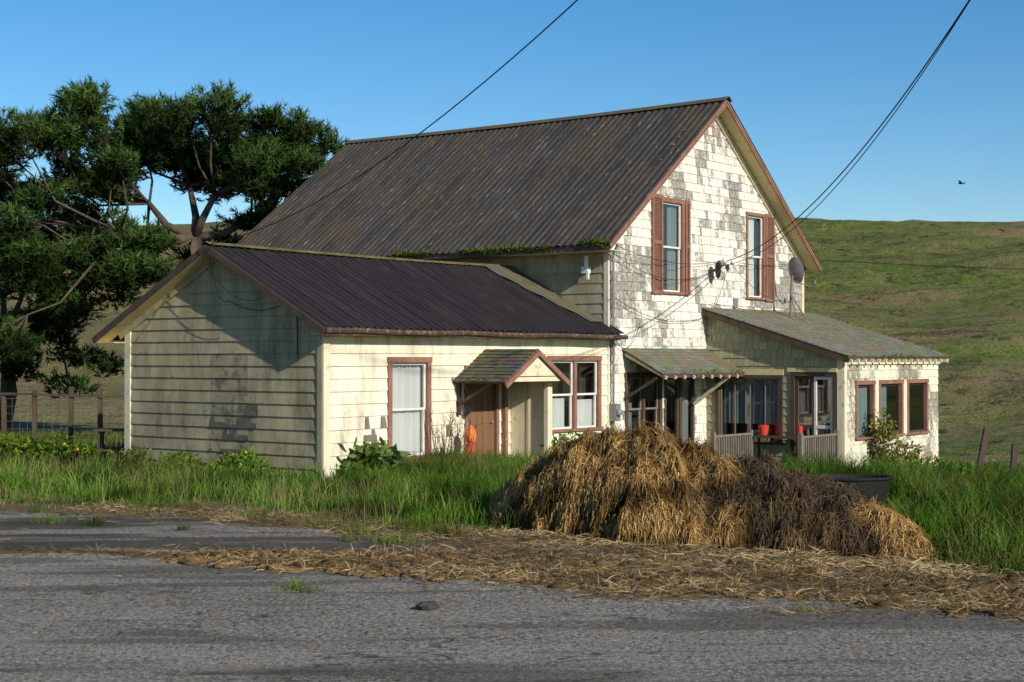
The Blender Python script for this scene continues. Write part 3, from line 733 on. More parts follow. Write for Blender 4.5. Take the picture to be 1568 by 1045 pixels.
# ------------------------------------------------------------------ cables
def cable(A,B,s,r,t1=1.0,n=40):
    A=Vector(A);B=Vector(B);pts=[]
    for i in range(n+1):
        t=t1*i/n;p=A.lerp(B,t) if t<=1 else A+(B-A)*t
        pts.append(p-Vector((0,0,4*s*t*(1-t))))
    mb=MB();mb.tube(pts,r,6,0);return mb
cable((5.49,39.6,4.74),(6.55,22,7.37),.72,.012,1.6).build('power_line',[m_cable])
cable((5.6,39.5,4.66),(6.56,22,7.37),.76,.009,1.6).build('power_line',[m_cable])
cable((-5.75,29.3,4.42),(.67,16,5.97),.45,.008,1.7).build('power_line',[m_cable])
cable((8.72,43.0,4.98),(24,41.0,4.55),.15,.012,1.0).build('power_line',[m_cable])
mb=MB()
def droop(a,b,s,r=.007,n=16):
    a=Vector(a);b=Vector(b);pts=[a.lerp(b,i/n)-Vector((0,0,4*s*(i/n)*(1-i/n))) for i in range(n+1)];mb.tube(pts,r,5,0)
droop((9.3,-.3,4.45),(14.75,-.12,4.45),.25);droop((9.35,-.15,4.3),(14.8,-.12,4.4),.55)
droop((9.4,-.12,3.3),(13.9,-.1,3.0),.35);droop((14.8,-.12,4.4),(17.3,-.6,3.4),.3);droop((14.8,-.12,4.4),(18.9,-.12,4.6),.12)
droop((9.4,-.12,2.4),(10.6,-.12,2.9),.5);droop((13.9,-.1,3.3),(17.3,-.55,3.2),.1);droop((14.8,-.12,4.4),(14.0,-.1,3.1),.1)
droop((-.40,2.9,3.95),(-.40,1.2,3.0),.35);droop((-.3,2.7,3.8),(-.1,2.4,3.0),.3);droop((-.1,2.4,3.0),(-.05,1.0,2.9),.15)
droop((-.06,.62,2.9),(-.05,.60,1.9),.0,.012)
mb.build('house_cables',[m_cable],house)

# ------------------------------------------------------------------ straw heap
sx=np.array([-.40,-.2,-.0,.3,.57,1.1,1.57,2.0,2.4,2.8,3.2,3.6,4.0,4.35,4.6,4.8])
sy=np.array([21.3,21.1,21.0,20.7,20.5,20.1,19.8,19.6,19.4,19.2,18.9,18.6,18.3,17.9,17.7,17.5])
shh=np.array([.0,.30,.46,.72,.89,1.10,1.20,1.14,.98,.87,.84,.70,.54,.40,.25,.0])
def pile(X,Y):
    y0=np.interp(X,sx,sy);h=np.interp(X,sx,shh,left=0,right=0)
    wf=.35+1.20*np.clip(h,0,2);wb=.5+1.2*h
    v=np.where(Y<y0,(y0-Y)/wf,(Y-y0)/wb)
    v=v+(fbm(X*1.9,Y*1.9,8)-.5)*.40
    core=np.clip(1-np.clip(v,0,1)**2.3,0,1)**.8
    lum=np.abs(fbm(X*2.6,Y*2.2+X,14,2)-.5)*2
    z=h*core+((.28-lum)*.34+(fbm(X*7,Y*4,15,3)-.5)*.22)*core*np.clip(h+.2,0,1)
    return z-.03+.06*core
def crevice_shade(X,Y):  # factor that darkens straw colour in hollows, painted occlusion
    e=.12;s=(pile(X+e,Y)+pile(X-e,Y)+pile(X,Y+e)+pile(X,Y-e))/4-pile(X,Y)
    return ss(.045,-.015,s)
px_=np.arange(-1.0,5.5,.045);py_=np.arange(16.2,23,.045);PX,PY=np.meshgrid(px_,py_);PZ=pile(PX,PY)
def strawcol(X,Y,n,z):
    t=rng.random(n)[:,None]**1.5
    c=np.array([[.165,.082,.028]])*(1-t)+np.array([[.52,.34,.125]])*t
    cl=fbm(X*2.2,Y*2.2+z*2,33)[:,None]
    c=c*(.32+1.15*ss(.30,.62,cl))*(.30+.70*crevice_shade(X,Y)[:,None])
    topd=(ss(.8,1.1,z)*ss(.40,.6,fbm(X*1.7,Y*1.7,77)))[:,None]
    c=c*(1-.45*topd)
    dark=(ss(2.3,2.8,X+(vn(X*3,Y*3,3)-.5)*.9)*(1-ss(3.85,4.15,X+(vn(X*3,z*5,7)-.5)*.6)))[:,None]
    dark=dark*(.80+.20*ss(.3,.55,fbm(X*2.5,Y*2.5,93))[:,None])
    g=np.array([[.085,.060,.038]])*(.35+1.4*rng.random((n,1)))*(.4+.6*crevice_shade(X,Y)[:,None])
    c=c*(1-dark)+g*dark
    return c
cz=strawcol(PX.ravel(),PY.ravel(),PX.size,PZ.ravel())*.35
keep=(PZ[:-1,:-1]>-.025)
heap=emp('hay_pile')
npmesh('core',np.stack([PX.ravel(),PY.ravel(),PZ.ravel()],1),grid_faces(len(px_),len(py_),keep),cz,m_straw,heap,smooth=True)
def heap_strands(n,l0,l1,wid,lift,spread):
    X=rng.uniform(-.6,5.1,n);Y=rng.uniform(16.2,21.8,n);z=pile(X,Y);k=z>.03;X,Y,z=X[k],Y[k],z[k];n=len(X)
    e=.10;gxx=(pile(X+e,Y)-pile(X-e,Y))/(2*e);gyy=(pile(X,Y+e)-pile(X,Y-e))/(2*e)
    g=np.stack([-gxx,-gyy],1);gl=np.linalg.norm(g,axis=1,keepdims=True);g=g/np.maximum(gl,.2)
    a=rng.normal(0,spread,n)+(fbm(X*3,Y*3,66)-.5)*2.4;ca,sa=np.cos(a),np.sin(a)
    d=np.stack([g[:,0]*ca-g[:,1]*sa,g[:,0]*sa+g[:,1]*ca],1)
    nl=np.linalg.norm(d,axis=1);low=nl<.5
    ra=rng.uniform(0,6.28,n);d[low]=np.stack([np.cos(ra),np.sin(ra)],1)[low]
    L=rng.uniform(l0,l1,n);st=np.clip(gl[:,0],0,2.2);hl=L/np.sqrt(1+st**2)
    P0=np.stack([X,Y,z+rng.uniform(0,lift,n)],1)
    q1=np.stack([X+d[:,0]*hl*.5,Y+d[:,1]*hl*.5],1);q2=np.stack([X+d[:,0]*hl,Y+d[:,1]*hl],1)
    P1=np.column_stack([q1,np.maximum(pile(q1[:,0],q1[:,1]),0)+rng.uniform(.01,lift*1.4,n)])
    P2=np.column_stack([q2,np.maximum(pile(q2[:,0],q2[:,1]),0)+rng.uniform(-.01,lift*1.2,n)])
    S=unit(np.cross(unit(P2-P0),np.array([[0,-.5,.8]])+rng.normal(0,.35,(n,3))))
    return strips(P0,P1,P2,S,wid*rng.uniform(.5,1.3,n),wid*rng.uniform(.4,1,n),strawcol(X,Y,n,z))
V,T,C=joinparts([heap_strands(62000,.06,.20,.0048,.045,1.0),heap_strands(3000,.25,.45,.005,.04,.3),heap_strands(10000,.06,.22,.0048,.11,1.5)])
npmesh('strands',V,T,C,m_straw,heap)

# loose straw litter over the yard
def litter(n):
    X=rng.uniform(-6.5,8,n);Y=rng.uniform(12.0,23.5,n);s=strawmask(X,Y)*ss(.30,.58,fbm(X*1.6,Y*2.6,44)+.06);k=(rng.random(n)<s*.9+.006)&(Y<yedge(X)+.6)
    X,Y=X[k],Y[k];n=len(X);a=rng.uniform(0,6.28,n);L=rng.uniform(.05,.24,n)
    hump=.06*fbm(X*4,Y*4,1)*strawmask(X,Y)
    P0=np.stack([X,Y,hump+rng.uniform(.005,.04,n)],1);D=np.stack([np.cos(a),np.sin(a),rng.normal(0,.2,n)],1)
    P1=P0+D*L[:,None]*.5+np.array([0,0,.008]);P2=P0+D*L[:,None];P2[:,2]=np.maximum(P2[:,2],.008)
    S=unit(np.cross(D,np.array([[0,-.4,.9]])+rng.normal(0,.3,(n,3))))
    ys=np.interp(X,[-.5,1.57,3.2,4.9,6],[20.6,18.3,17.3,16.2,15.3]);near=(1-ss(.3,1.3,np.abs(Y-ys)))[:,None]*ss(-1.5,0,X)[:,None]
    t=rng.random((n,1));C=(np.array([[.15,.092,.042]])*(1-t)+np.array([[.50,.37,.19]])*t)*(.42+ss(.3,.7,fbm(X*1.5,Y*3,51))[:,None]*.75)*(.75+.5*near)
    return strips(P0,P1,P2,S,.0048,.004,C)
V,T,C=litter(110000);npmesh('straw_litter',V,T,C,m_straw)
parts=[]
for i in range(620):
    x=rng.uniform(-3.8,7.5)
    line=rng.choice([-1.0,-.35,.3,.95],p=[.3,.2,.2,.3])*np.interp(x,[-4,-1,1],[.3,.8,1])
    y=np.interp(x,[-5,-3.6,-.5,2,5,9],[17.7,17.2,16.5,15.6,14.1,12.4])+line+rng.normal(0,.16)
    r=rng.uniform(.02,.07)*(1.6 if rng.random()<.12 else 1)
    n=7;m=5;Vv=[]
    for j in range(m):
        ph=math.pi*.5*j/(m-1)
        for k in range(n):
            t=2*math.pi*k/n;q=r*(1+rng.uniform(-.35,.35))
            Vv.append((x+q*1.6*math.cos(t)*math.cos(ph),y+q*math.sin(t)*math.cos(ph),.015+q*.7*math.sin(ph)))
    T=[]
    for j in range(m-1):
        for k in range(n):
            a=j*n+k;b=j*n+(k+1)%n;T+=[(a,b,b+n),(a,b+n,a+n)]
    c=np.array([.15,.10,.05])*rng.uniform(.35,1.4)
    parts.append((np.array(Vv),np.array(T),np.tile(c,(len(Vv),1))))
    ns=16;P0=np.tile([x,y,.02],(ns,1))+rng.normal(0,r*.8,(ns,3))*[1.8,1,.3];P0[:,2]=np.abs(P0[:,2])+r*.3
    D=rng.normal(0,1,(ns,3))*[1,1,.35];D=unit(D);L=rng.uniform(.05,.18,(ns,1));P2=P0+D*L;P2[:,2]=np.maximum(P2[:,2],.01)
    S=unit(np.cross(D,rng.normal(0,1,(ns,3))))
    parts.append(strips(P0,(P0+P2)/2+[0,0,.01],P2,S,.0045,.004,np.tile(c,(ns,1))*rng.uniform(.9,3.0,(ns,1))))
V,T,C=joinparts(parts);npmesh('straw_clods',V,T,C,m_straw)

# ------------------------------------------------------------------ grass
def inhouse(X,Y,pad=.1):
    dx=X-HO.x;dy=Y-HO.y;lx=dx*ch+dy*sh_;ly=-dx*sh_+dy*ch
    return ((lx>-pad)&(lx<9.4)&(ly>-pad)&(ly<5.6+pad))|((lx>9.2)&(lx<19.3)&(ly>-pad)&(ly<12.5))|((lx>13.7)&(lx<19.8)&(ly>-3.8)&(ly<.2))
def grass(n,xr,yr,dens,hfn,w,c1,c2,lean=.35,zfn=terrain,yel=.55,var=.55):
    X=rng.uniform(*xr,n);Y=rng.uniform(*yr,n);k=(rng.random(n)<dens(X,Y))&(~inhouse(X,Y))
    X,Y=X[k],Y[k];n=len(X);h=hfn(X,Y)*rng.uniform(1-var,1+var*.5,n);z=zfn(X,Y)
    a=rng.uniform(0,6.28,n);l=rng.uniform(.1,1,n)*lean*h
    P0=np.stack([X,Y,z-.02],1);dl=np.stack([np.cos(a)*l,np.sin(a)*l,np.zeros(n)],1)
    P1=P0+dl*.35+np.stack([np.zeros(n)]*2+[h*.62],1);P2=P0+dl+np.stack([np.zeros(n)]*2+[h],1)
    b=rng.uniform(0,3.14,n);S=np.stack([np.cos(b),np.sin(b)*.5,np.zeros(n)],1)
    t=rng.random((n,1));C=np.array([c1])*(1-t)+np.array([c2])*t
    cl=fbm(X*1.3,Y*1.3,61)[:,None];C=C*(.32+1.05*ss(.32,.68,cl))
    y=ss(.54,.64,fbm(X*1.1+7,Y*1.1,71))[:,None]*yel;C=C*(1-y)+np.array([[.24,.19,.08]])*y
    return strips(P0,P1,P2,S,w*rng.uniform(.6,1.1,n),w*rng.uniform(.5,.9,n),C)
G1=(.034,.082,.009);G2=(.110,.200,.026)
def dleft(X,Y):
    e=yedge(X)+(fbm(X*1.5,Y*1.5,4)-.5)*1.8
    far=.10*ss(-3.5,-6,X)
    return ss(-.2,1.5,Y-e)*(.05+ss(.34+far,.52+far,fbm(X*1.3,Y*1.3,81)))+.08*ss(0,.5,Y-e)
def hleft(X,Y):
    e=yedge(X);t=ss(0,2.8,Y-e);far=ss(-4,-8,X)
    return .07+.32*t*(1-.35*far)*ss(.28,.72,fbm(X*.9,Y*.9,91))+.10*ss(-3.5,-1,X)*t
def tr(X,Y):
    return 1-.72*(ss(3.7,4.1,X)*(1-ss(5.9,6.5,X))*ss(18.8,19.6,Y)*(1-ss(23,23.6,Y)))
parts=[grass(140000,(-12,3.5),(18.8,31),dleft,hleft,.008,G1,G2,.6,yel=.5)]
parts.append(grass(34000,(-12,3.5),(19.5,31),lambda X,Y:ss(.3,2,Y-yedge(X))*ss(.48,.60,fbm(X*2.3,Y*2.3,101)),lambda X,Y:np.full(len(X),.40),.010,(.05,.11,.016),(.15,.25,.04),.9,yel=.2))
parts.append(grass(9000,(-12,3.5),(20,31),lambda X,Y:ss(-.2,2,Y-yedge(X))*ss(.45,.6,fbm(X*1.6,Y*1.6,111)),lambda X,Y:np.full(len(X),.44),.005,(.16,.13,.06),(.34,.28,.14),.5))
parts.append(grass(9000,(-12,2),(19,25),lambda X,Y:(1-ss(0,1.2,np.abs(Y-yedge(X)-.2)))*.8,lambda X,Y:np.full(len(X),.12),.007,(.18,.14,.07),(.33,.27,.13),1.2))
parts.append(grass(26000,(-22,-4),(28,48),lambda X,Y:np.full(len(X),.8),lambda X,Y:np.full(len(X),.20),.012,(.07,.11,.02),(.14,.18,.04)))
parts.append(grass(60000,(4.2,13),(13.5,26),lambda X,Y:ss(0,.5,Y-yedge(X)+.2+(fbm(X*1.5,Y*1.5,4)-.5)*.8)*ss(4.4,5.0,X+(Y-17)*.1),lambda X,Y:(.16+.40*ss(0,2.0,Y-yedge(X))*(.5+fbm(X,Y,7)))*tr(X,Y),.010,G1,G2,.8,yel=.25))
parts.append(grass(32000,(2.5,14),(21,40),lambda X,Y:ss(1.5,3.5,X),lambda X,Y:.30*tr(X,Y),.012,G1,G2,.6,yel=.3))
V,T,C=joinparts(parts);npmesh('grass',V,T,C,m_foliage)
tc=[(-2.1,14.9,.22),(-1.95,14.75,.15),(-4.0,14.6,.08),(-1.4,18.6,.35),(-.9,19.2,.4),(-2.0,18.9,.25),(-2.0,19.6,.3),(-5.6,20.6,.3),(-6.3,21.0,.3),
    (2.6,13.6,.16),(-4.3,20.1,.15),(-3.6,21.4,.35),(3.9,13.8,.15),(-5.3,22.2,.3),(-6.9,22.4,.3),(-1.2,19.9,.45),(-2.6,20.4,.3)]
parts=[]
for (x,y,r) in tc:
    parts.append(grass(int(900*r),(x-r,x+r),(y-r*.7,y+r*.7),lambda X,Y:np.exp(-((X-x)**2+(Y-y)**2)/(r*r*.35)),lambda X,Y:np.full(len(X),.05+r*.35),.006,(.06,.10,.015),(.15,.21,.03),.9,zfn=lambda X,Y:np.zeros(len(X)),yel=.2))
V,T,C=joinparts(parts);npmesh('weed_tufts',V,T,C,m_foliage)

def bush(name,c,r,n,leaf,c1,c2,stems=10,up=.2,flowers=None,base=None):
    c=np.array(c,float);r=np.array(r,float)
    u=rng.normal(0,1,(n,3));u=unit(u)*(rng.random((n,1))**.45)
    lump=.6+.8*vn(u[:,0]*4+c[0],u[:,2]*4+c[1],5)[:,None]
    P=c+u*r*lump
    D=unit(u*.6+rng.normal(0,.6,(n,3))+[0,0,up]);L=leaf*rng.uniform(.6,1.3,(n,1))
    S=unit(np.cross(D,rng.normal(0,1,(n,3))))
    t=rng.random((n,1));C=np.array([c1])*(1-t)+np.array([c2])*t
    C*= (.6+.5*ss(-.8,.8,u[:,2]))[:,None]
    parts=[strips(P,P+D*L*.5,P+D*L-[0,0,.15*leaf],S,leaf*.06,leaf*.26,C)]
    if flowers is not None:
        k=rng.random(n)<.05;Pf=P[k]+[0,0,.03];m=len(Pf);Df=unit(rng.normal(0,1,(m,3)))
        parts.append(strips(Pf,Pf+Df*.03,Pf+Df*.06,unit(np.cross(Df,rng.normal(0,1,(m,3)))),.02,.03,np.tile(flowers,(m,1))))
    zb=(base if base is not None else c[2]-r[2])
    m=stems;P0=np.stack([c[0]+rng.normal(0,r[0]*.3,m),c[1]+rng.normal(0,r[1]*.3,m),np.full(m,zb-.05)],1);P2=c+rng.normal(0,.45,(m,3))*r
    parts.append(strips(P0,(P0+P2)/2+rng.normal(0,.03,(m,3)),P2,np.tile([[1,0,0]],(m,1)),.008,.006,np.tile([[.10,.07,.03]],(m,1))))
    V,T,C=joinparts(parts);return npmesh(name,V,T,C,m_foliage)
def hw(x,y,z): return tuple(h2w(x,y,z))
bush('broadleaf_shrub',hw(.9,-.45,-.08),(.65,.4,.40),420,.26,(.05,.09,.015),(.17,.24,.07),base=0)
bush('shrub',hw(-.5,1.6,-.1),(.5,.9,.28),800,.10,(.06,.12,.015),(.15,.24,.03),base=0,flowers=(.5,.45,.03))
bush('shrub',hw(-.5,3.3,-.15),(.4,.8,.22),500,.10,(.06,.11,.015),(.13,.2,.03),base=0)
bush('shrub',hw(-.4,4.8,-.1),(.4,.5,.25),400,.10,(.07,.10,.02),(.16,.18,.05),base=0)
bush('shrub',hw(-1.3,.6,-.3),(.7,.6,.25),700,.09,(.06,.12,.015),(.15,.24,.03),base=0)
bush('flower_bed',(-10.3,31.5,.35),(1.9,.8,.40),2600,.11,(.05,.10,.012),(.14,.23,.03),base=0,flowers=(.75,.42,.04))
bush('flower_bed',(-12.6,32.5,.3),(1.4,.8,.5),1200,.11,(.05,.10,.012),(.12,.20,.03),base=0,flowers=(.8,.2,.05))
bush('climbing_vine',hw(15.6,-4.15,-.55),(.95,.35,.65),1000,.12,(.12,.15,.03),(.36,.28,.08),base=-1.1,stems=25)
bush('climbing_vine',hw(15.3,-4.1,.1),(.35,.2,.5),300,.12,(.12,.15,.03),(.34,.28,.08),base=-1.1,stems=12)
bush('climbing_vine',hw(17.2,-4.1,-.95),(.9,.3,.45),700,.12,(.16,.14,.04),(.40,.27,.09),base=-1.2,stems=20)
bush('shrub',(7.2,25,.1),(.7,.5,.4),700,.12,(.05,.11,.012),(.14,.24,.03),base=0)
bush('shrub',(8.4,30,-.1),(1.3,.6,.35),1200,.12,(.06,.12,.012),(.15,.25,.03),base=-.3)
bush('shrub',hw(7.2,-.6,-.1),(1.6,.35,.3),800,.12,(.05,.10,.012),(.13,.2,.03),base=0)
bush('shrub',hw(5.9,-1.2,-.05),(.6,.3,.35),350,.11,(.05,.11,.012),(.13,.22,.03),base=0)

mb=MB()
for i in range(20):
    r=random.Random(i+50);p=h2w(3.0+r.uniform(-.1,.6),-.35+r.uniform(-.1,.1),-.4);q=p+Vector((r.uniform(-.25,.25),r.uniform(-.1,.1),r.uniform(.7,1.35)))
    m_=p.lerp(q,.5)+Vector((r.uniform(-.05,.05),0,0));mb.tube([p,m_,q],[.010,.008,.004],5)
    for k in range(3):
        a=p.lerp(q,r.uniform(.5,.95));mb.tube([a,a+Vector((r.uniform(-.15,.15),0,r.uniform(.05,.18)))],[.005,.003],4)
mb.build('dry_stalks',[m_darkwood])

# ------------------------------------------------------------------ pines
def pine(name,base,fork,pads,Y0,dens=250,nl=.27,dark=1.0,seed=3):
    rg=np.random.default_rng(seed)
    root=emp(name,(0,0,0))
    mb=MB();B=Vector(base);Fk=Vector(fork)
    mid=B.lerp(Fk,.5)+Vector((.25,0,0))
    mb.tube([B-Vector((0,0,1)),mid,Fk],[.40,.30,.22],12)
    hubs=[Fk]
    for (dx,dz,dy) in ((-1.5,1.1,.3),(.7,1.3,-.4),(-.3,1.7,.6),(1.7,.6,.3),(-2.2,.1,-.6)):
        h=Fk+Vector((dx,dy,dz));m_=Fk.lerp(h,.5)+Vector((rg.uniform(-.2,.2),0,-.15))
        mb.tube([Fk,m_,h],[.16,.12,.08],9);hubs.append(h)
    parts=[]
    for (x,z,r) in pads:
        cy=Y0+rg.uniform(-2.4,2.4);c=np.array([x,cy,z])
        hb=min(hubs,key=lambda h:(h-Vector(c)).length+(0 if h.z<z+.5 else 3))
        cv=Vector(c);ms=hb.lerp(cv,.5)+Vector((rg.uniform(-.3,.3),rg.uniform(-.3,.3),-.12*(cv-hb).length))
        ms2=hb.lerp(cv,.78)+Vector((rg.uniform(-.2,.2),rg.uniform(-.2,.2),-.05))
        mb.tube([hb,ms,ms2,cv],[.052,.036,.028,.018],6)
        nt=int(dens*r*r+45)
        sub=max(4,int(9*r+3));SC=c+rg.normal(0,.50,(sub,3))*np.array([r,r*1.2,r*.62])
        for s in SC: mb.tube([ms2,Vector(s)],[.018,.009],4)
        idx=rg.integers(0,sub,nt);u=rg.normal(0,1,(nt,3));u=unit(u)*rg.random((nt,1))**.5
        P=SC[idx]+u*np.array([.42+r*.24,.5+r*.25,.24+r*.11])
        out=unit((P-c)*[1,1,1.2]+[0,0,.9*r]);A=unit(out+rg.normal(0,.30,(nt,3)))
        nn=16
        Pn=np.repeat(P,nn,0)+np.repeat(A,nn,0)*rg.uniform(-.16,.14,(nt*nn,1))
        D=unit(np.repeat(A,nn,0)*.9+rg.normal(0,.55,(nt*nn,3)));L=nl*rg.uniform(.6,1.1,(nt*nn,1))
        S=unit(np.cross(D,rg.normal(0,1,(nt*nn,3))))
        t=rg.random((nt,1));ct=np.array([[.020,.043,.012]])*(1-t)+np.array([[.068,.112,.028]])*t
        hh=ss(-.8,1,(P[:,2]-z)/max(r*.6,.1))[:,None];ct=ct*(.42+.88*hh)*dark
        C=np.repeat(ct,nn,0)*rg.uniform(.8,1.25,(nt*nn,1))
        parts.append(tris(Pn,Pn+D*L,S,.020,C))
    mb.build('trunk_and_limbs',[m_bark],root,smooth=True)
    V,T,C=joinparts(parts);npmesh('needles',V,T,C,m_needles,root)
pads=[(-13.3,10.3,.6),(-13.1,10.0,.7),(-14.75,9.45,.8),(-12.3,9.6,1.0),(-11.4,10.1,.6),(-10.06,9.6,1.0),(-8.84,9.6,.85),(-7.41,9.6,.85),(-6.5,9.3,.7),
(-5.7,8.8,.4),(-5.2,8.6,.3),(-7.0,8.6,.9),(-8.2,8.3,.9),(-9.66,8.3,.95),(-11.1,8.6,.9),(-12.5,8.5,.8),(-13.9,8.8,.85),(-15.4,8.6,.8),(-15.6,7.5,.7),
(-14.4,7.9,.6),(-7.8,7.4,.75),(-6.8,7.6,.6),(-8.2,6.7,.5),(-12.0,7.8,.4),(-13.1,6.7,.65),(-14.75,6.3,.6),(-13.9,5.3,.9),(-11.9,5.7,.8),
(-10.7,5.7,.6),(-9.9,5.4,.8),(-12.5,4.65,1.0),(-15.2,4.65,.9),(-13.7,3.8,.7),(-15.4,2.9,.8),(-11.1,4.8,.9),(-9.2,5.7,.5),(-8.6,5.2,.7),
(-15.8,5.8,.6),(-16.6,8.2,.9),(-17.2,6.5,.9),(-17,4,1),(-18.3,8.5,.9),(-7.2,6.8,.4),(-6.2,8.0,.5),(-10.4,9.0,.8),(-9.2,9.0,.8),(-8.0,9.0,.8),
(-13.2,9.4,.8),(-14.3,8.4,.6),(-11.9,9.1,.8),(-8.9,7.7,.5),(-10.4,7.9,.5),(-13.3,7.6,.6),(-12.6,5.6,.8),(-14.6,5.3,.7),(-13.2,5.9,.5),(-11.6,8.0,.5),(-7.6,8.0,.6),(-14.5,4.2,.8),
(-14.3,7.1,.6),(-12.9,8.0,.7),(-13.6,6.2,.7),(-12.3,5.2,.8),(-12.5,7.3,.35),(-13.0,8.8,.8),(-9.0,8.6,.8),(-10.3,8.6,.7),(-15.0,8.9,.7),(-7.7,8.5,.7)]
pine('pine_tree',(-9.6,48,-.5),(-9.9,48,6.0),pads,48)
pads2=[(-17.5,3.6,1.0),(-16.2,3.0,.9),(-18.5,5.0,1.2),(-17,5.2,1.0),(-15.4,3.6,.8),(-19.5,3.2,1.1),(-16.6,1.9,.7),(-14.9,2.3,.5),(-13.9,1.9,.45),(-16.5,6.4,.9),(-18.6,6.6,1),(-15.5,4.8,.8),(-17.6,7.6,1),(-16,7.4,.7),(-18.8,8.4,1),(-15,1.2,.5)]
pine('pine_tree',(-18,54,-1),(-17.8,54,3.0),pads2,54,dens=170,dark=.85,seed=9)

# ------------------------------------------------------------------ fences
def fence(name,pts,h,rails,mesh=False,lean=.03):
    mb=MB()
    P=[Vector((x,y,float(terrain(x,y)))) for x,y in pts]
    for i,p in enumerate(P):
        r=random.Random(i);q=p+Vector((r.uniform(-lean,lean),0,h*r.uniform(.92,1.1)));mb.beam(p-Vector((0,0,.2)),q,.10,.10,0)
    for a,b in zip(P[:-1],P[1:]):
        for k in rails: mb.beam(a+Vector((0,-.07,h*k)),b+Vector((0,-.07,h*k+random.uniform(-.03,.03))),.03,.06,0)
        if mesh:
            n=8
            for k in range(n): mb.tube([a+Vector((0,0,h*k/n)),b+Vector((0,0,h*k/n))],.004,4,2)
            m=int((b-a).length/.2)
            for k in range(m):
                c=a.lerp(b,k/m);mb.tube([c,c+Vector((0,0,h*.92))],.003,4,2)
    mb.build(name,[m_darkwood,m_wood,m_metal])
fence('wooden_fence',[(-9.1,36.5),(-9.75,36.5),(-10.5,36.6),(-11.4,36.8),(-12.2,37),(-13.6,37.2),(-15.2,37.5),(-17,38),(-19,38.4),(-21,39)],1.45,[.95],mesh=True)
fence('fence_post',[(8.7,29.0)],1.0,[],lean=.35);fence('fence_post',[(9.5,29.3)],.75,[],lean=.1)
mb=MB()
mb.box(-.45,.45,-.25,.25,.62,.66,0)
for x in (-.4,.36):
    for y in (-.2,.16): mb.box(x,x+.05,y,y+.05,0,.62,0)
mb.box(-.38,.38,-.21,-.19,.2,.25,0)
o=mb.build('wooden_table',[m_darkwood]);o.location=(-8.15,31.9,.12)
mb=MB();mb.lathe((0,0,0),[(0,.02),(.55,.02),(.66,.40),(.70,.42),(.70,.45),(.64,.45),(.60,.38),(.5,.06),(0,.06)],36,0,sx=1,sy=.6)
o=mb.build('stock_trough',[m_black],smooth=False);o.location=(4.85,22.4,.08)
mb=MB();V=[];n=9
for j in range(6):
    ph=math.pi*j/5-math.pi/2
    for k in range(n):
        t=2*math.pi*k/n;q=1+random.uniform(-.22,.22);V.append((.11*q*math.cos(t)*math.cos(ph),.09*q*math.sin(t)*math.cos(ph),.035+.045*q*math.sin(ph)))
mb.mesh(V,[(j*n+k,j*n+(k+1)%n,(j+1)*n+(k+1)%n,(j+1)*n+k) for j in range(5) for k in range(n)],0)
o=mb.build('rock',[m_rock]);o.location=(-.75,13.75,0.0)
mb=MB()
mb.tube([(-.11,0,-.01),(-.06,0,0),(0,0,.01),(.06,0,.015),(.085,0,.02),(.11,0,.015)],[.006,.022,.032,.022,.018,.003],8)
for s in (-1,1):
    mb.mesh([(.05,s*.01,.02),(-.04,s*.01,.02),(-.05,s*.09,.06),(.03,s*.10,.07),(-.04,s*.20,.03)],[(0,1,2,3),(3,2,4)],0)
mb.mesh([(-.08,-.012,0),(-.08,.012,0),(-.17,.035,0),(-.17,-.035,0)],[(0,1,2,3)],0)
o=mb.build('bird',[m_black]);o.location=(14.6,50,7.92);o.rotation_euler=(.3,.1,2.2)

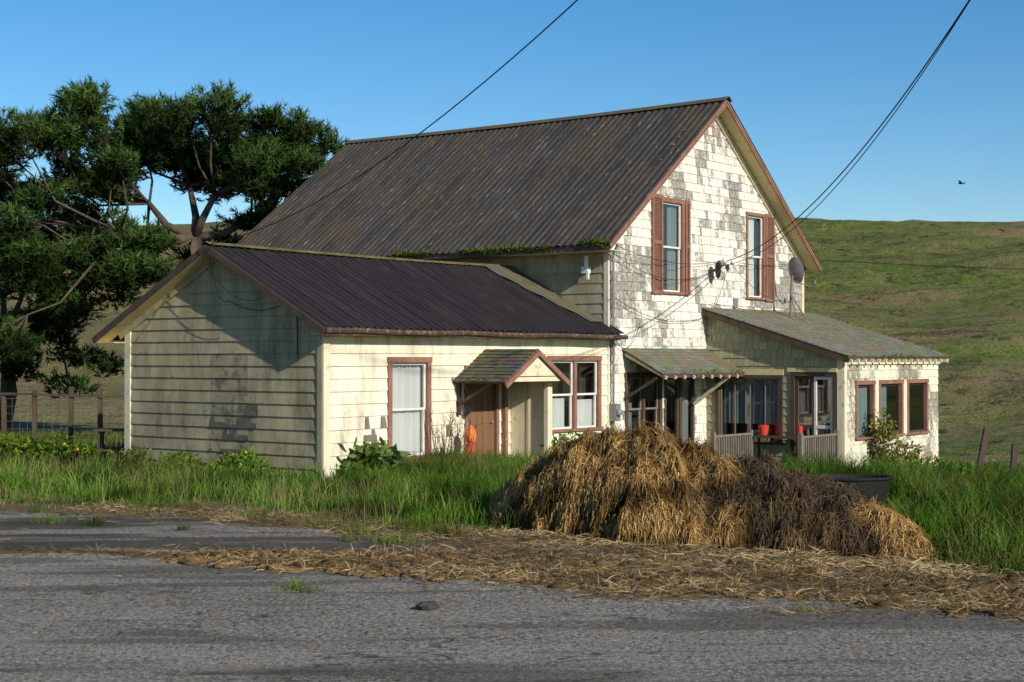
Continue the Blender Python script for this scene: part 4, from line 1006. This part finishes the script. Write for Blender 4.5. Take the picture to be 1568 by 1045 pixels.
def moss(A,B,n,h):
    A=np.array(A);B=np.array(B);t=rng.random(n)[:,None];t=t[fbm(t[:,0]*14,t[:,0]*0,5)>.42];n=len(t)
    P=A+(B-A)*t+rng.normal(0,.03,(n,3));D=unit(rng.normal(0,.7,(n,3))+[0,0,.2]);L=h*rng.uniform(.4,1.2,(n,1))
    c=rng.random((n,1));C=np.array([[.05,.075,.012]])*(1-c)+np.array([[.17,.19,.03]])*c
    return strips(P,P+D*L*.5,P+D*L,unit(np.cross(D,rng.normal(0,1,(n,3)))),.012,.014,C)
V,T,C=joinparts([moss((8.66,-.45,4.45),(8.66,6,4.47),1500,.09),moss((8.68,-.45,4.50),(8.72,.3,4.52),350,.15),
   moss((13.6,-4.0,1.93),(19.9,-4.0,1.93),500,.05),moss((3.68,-1.3,1.45),(3.68,0,1.45),120,.05),moss((9.9,-1.12,1.57),(13.7,-1.12,1.57),250,.05)])
npmesh('eave_moss',V,T,C,m_foliage,house)

# ------------------------------------------------------------------ light, sky, camera
d=Vector((-.932,1.156,-.68)).normalized()
sl=bpy.data.lights.new('sun','SUN');sl.energy=5.0;sl.angle=math.radians(.5);sl.color=(1,.92,.77)
so=bpy.data.objects.new('sun',sl);so.rotation_euler=d.to_track_quat('-Z','Y').to_euler();so.location=(20,-20,20);link(so)
w=bpy.data.worlds.new('World');scene.world=w;w.use_nodes=True;N=w.node_tree.nodes;L=w.node_tree.links;N.clear()
st=N.new('ShaderNodeTexSky');st.sky_type='NISHITA';st.sun_disc=False;st.sun_elevation=math.radians(24.6);st.sun_rotation=math.atan2(.932,-1.156)
st.altitude=250;st.air_density=1.0;st.dust_density=.15;st.ozone_density=3.6
hs=N.new('ShaderNodeHueSaturation');hs.inputs['Saturation'].default_value=1.30;hs.inputs['Value'].default_value=1.0
bg=N.new('ShaderNodeBackground');bg.inputs['Strength'].default_value=.120;wo=N.new('ShaderNodeOutputWorld')
L.new(st.outputs[0],hs.inputs['Color']);L.new(hs.outputs[0],bg.inputs['Color']);L.new(bg.outputs[0],wo.inputs['Surface'])
cam=bpy.data.cameras.new('camera');cam.sensor_width=36;cam.lens=54.1;cam.clip_end=2000;cam.clip_start=.1
cam.dof.use_dof=True;cam.dof.focus_distance=29;cam.dof.aperture_fstop=4.0
co=bpy.data.objects.new('camera',cam);co.location=(0,0,2.25);co.rotation_euler=(math.radians(90.63),0,0);link(co);scene.camera=co
scene.view_settings.view_transform='Standard';scene.view_settings.look='None';scene.view_settings.exposure=0
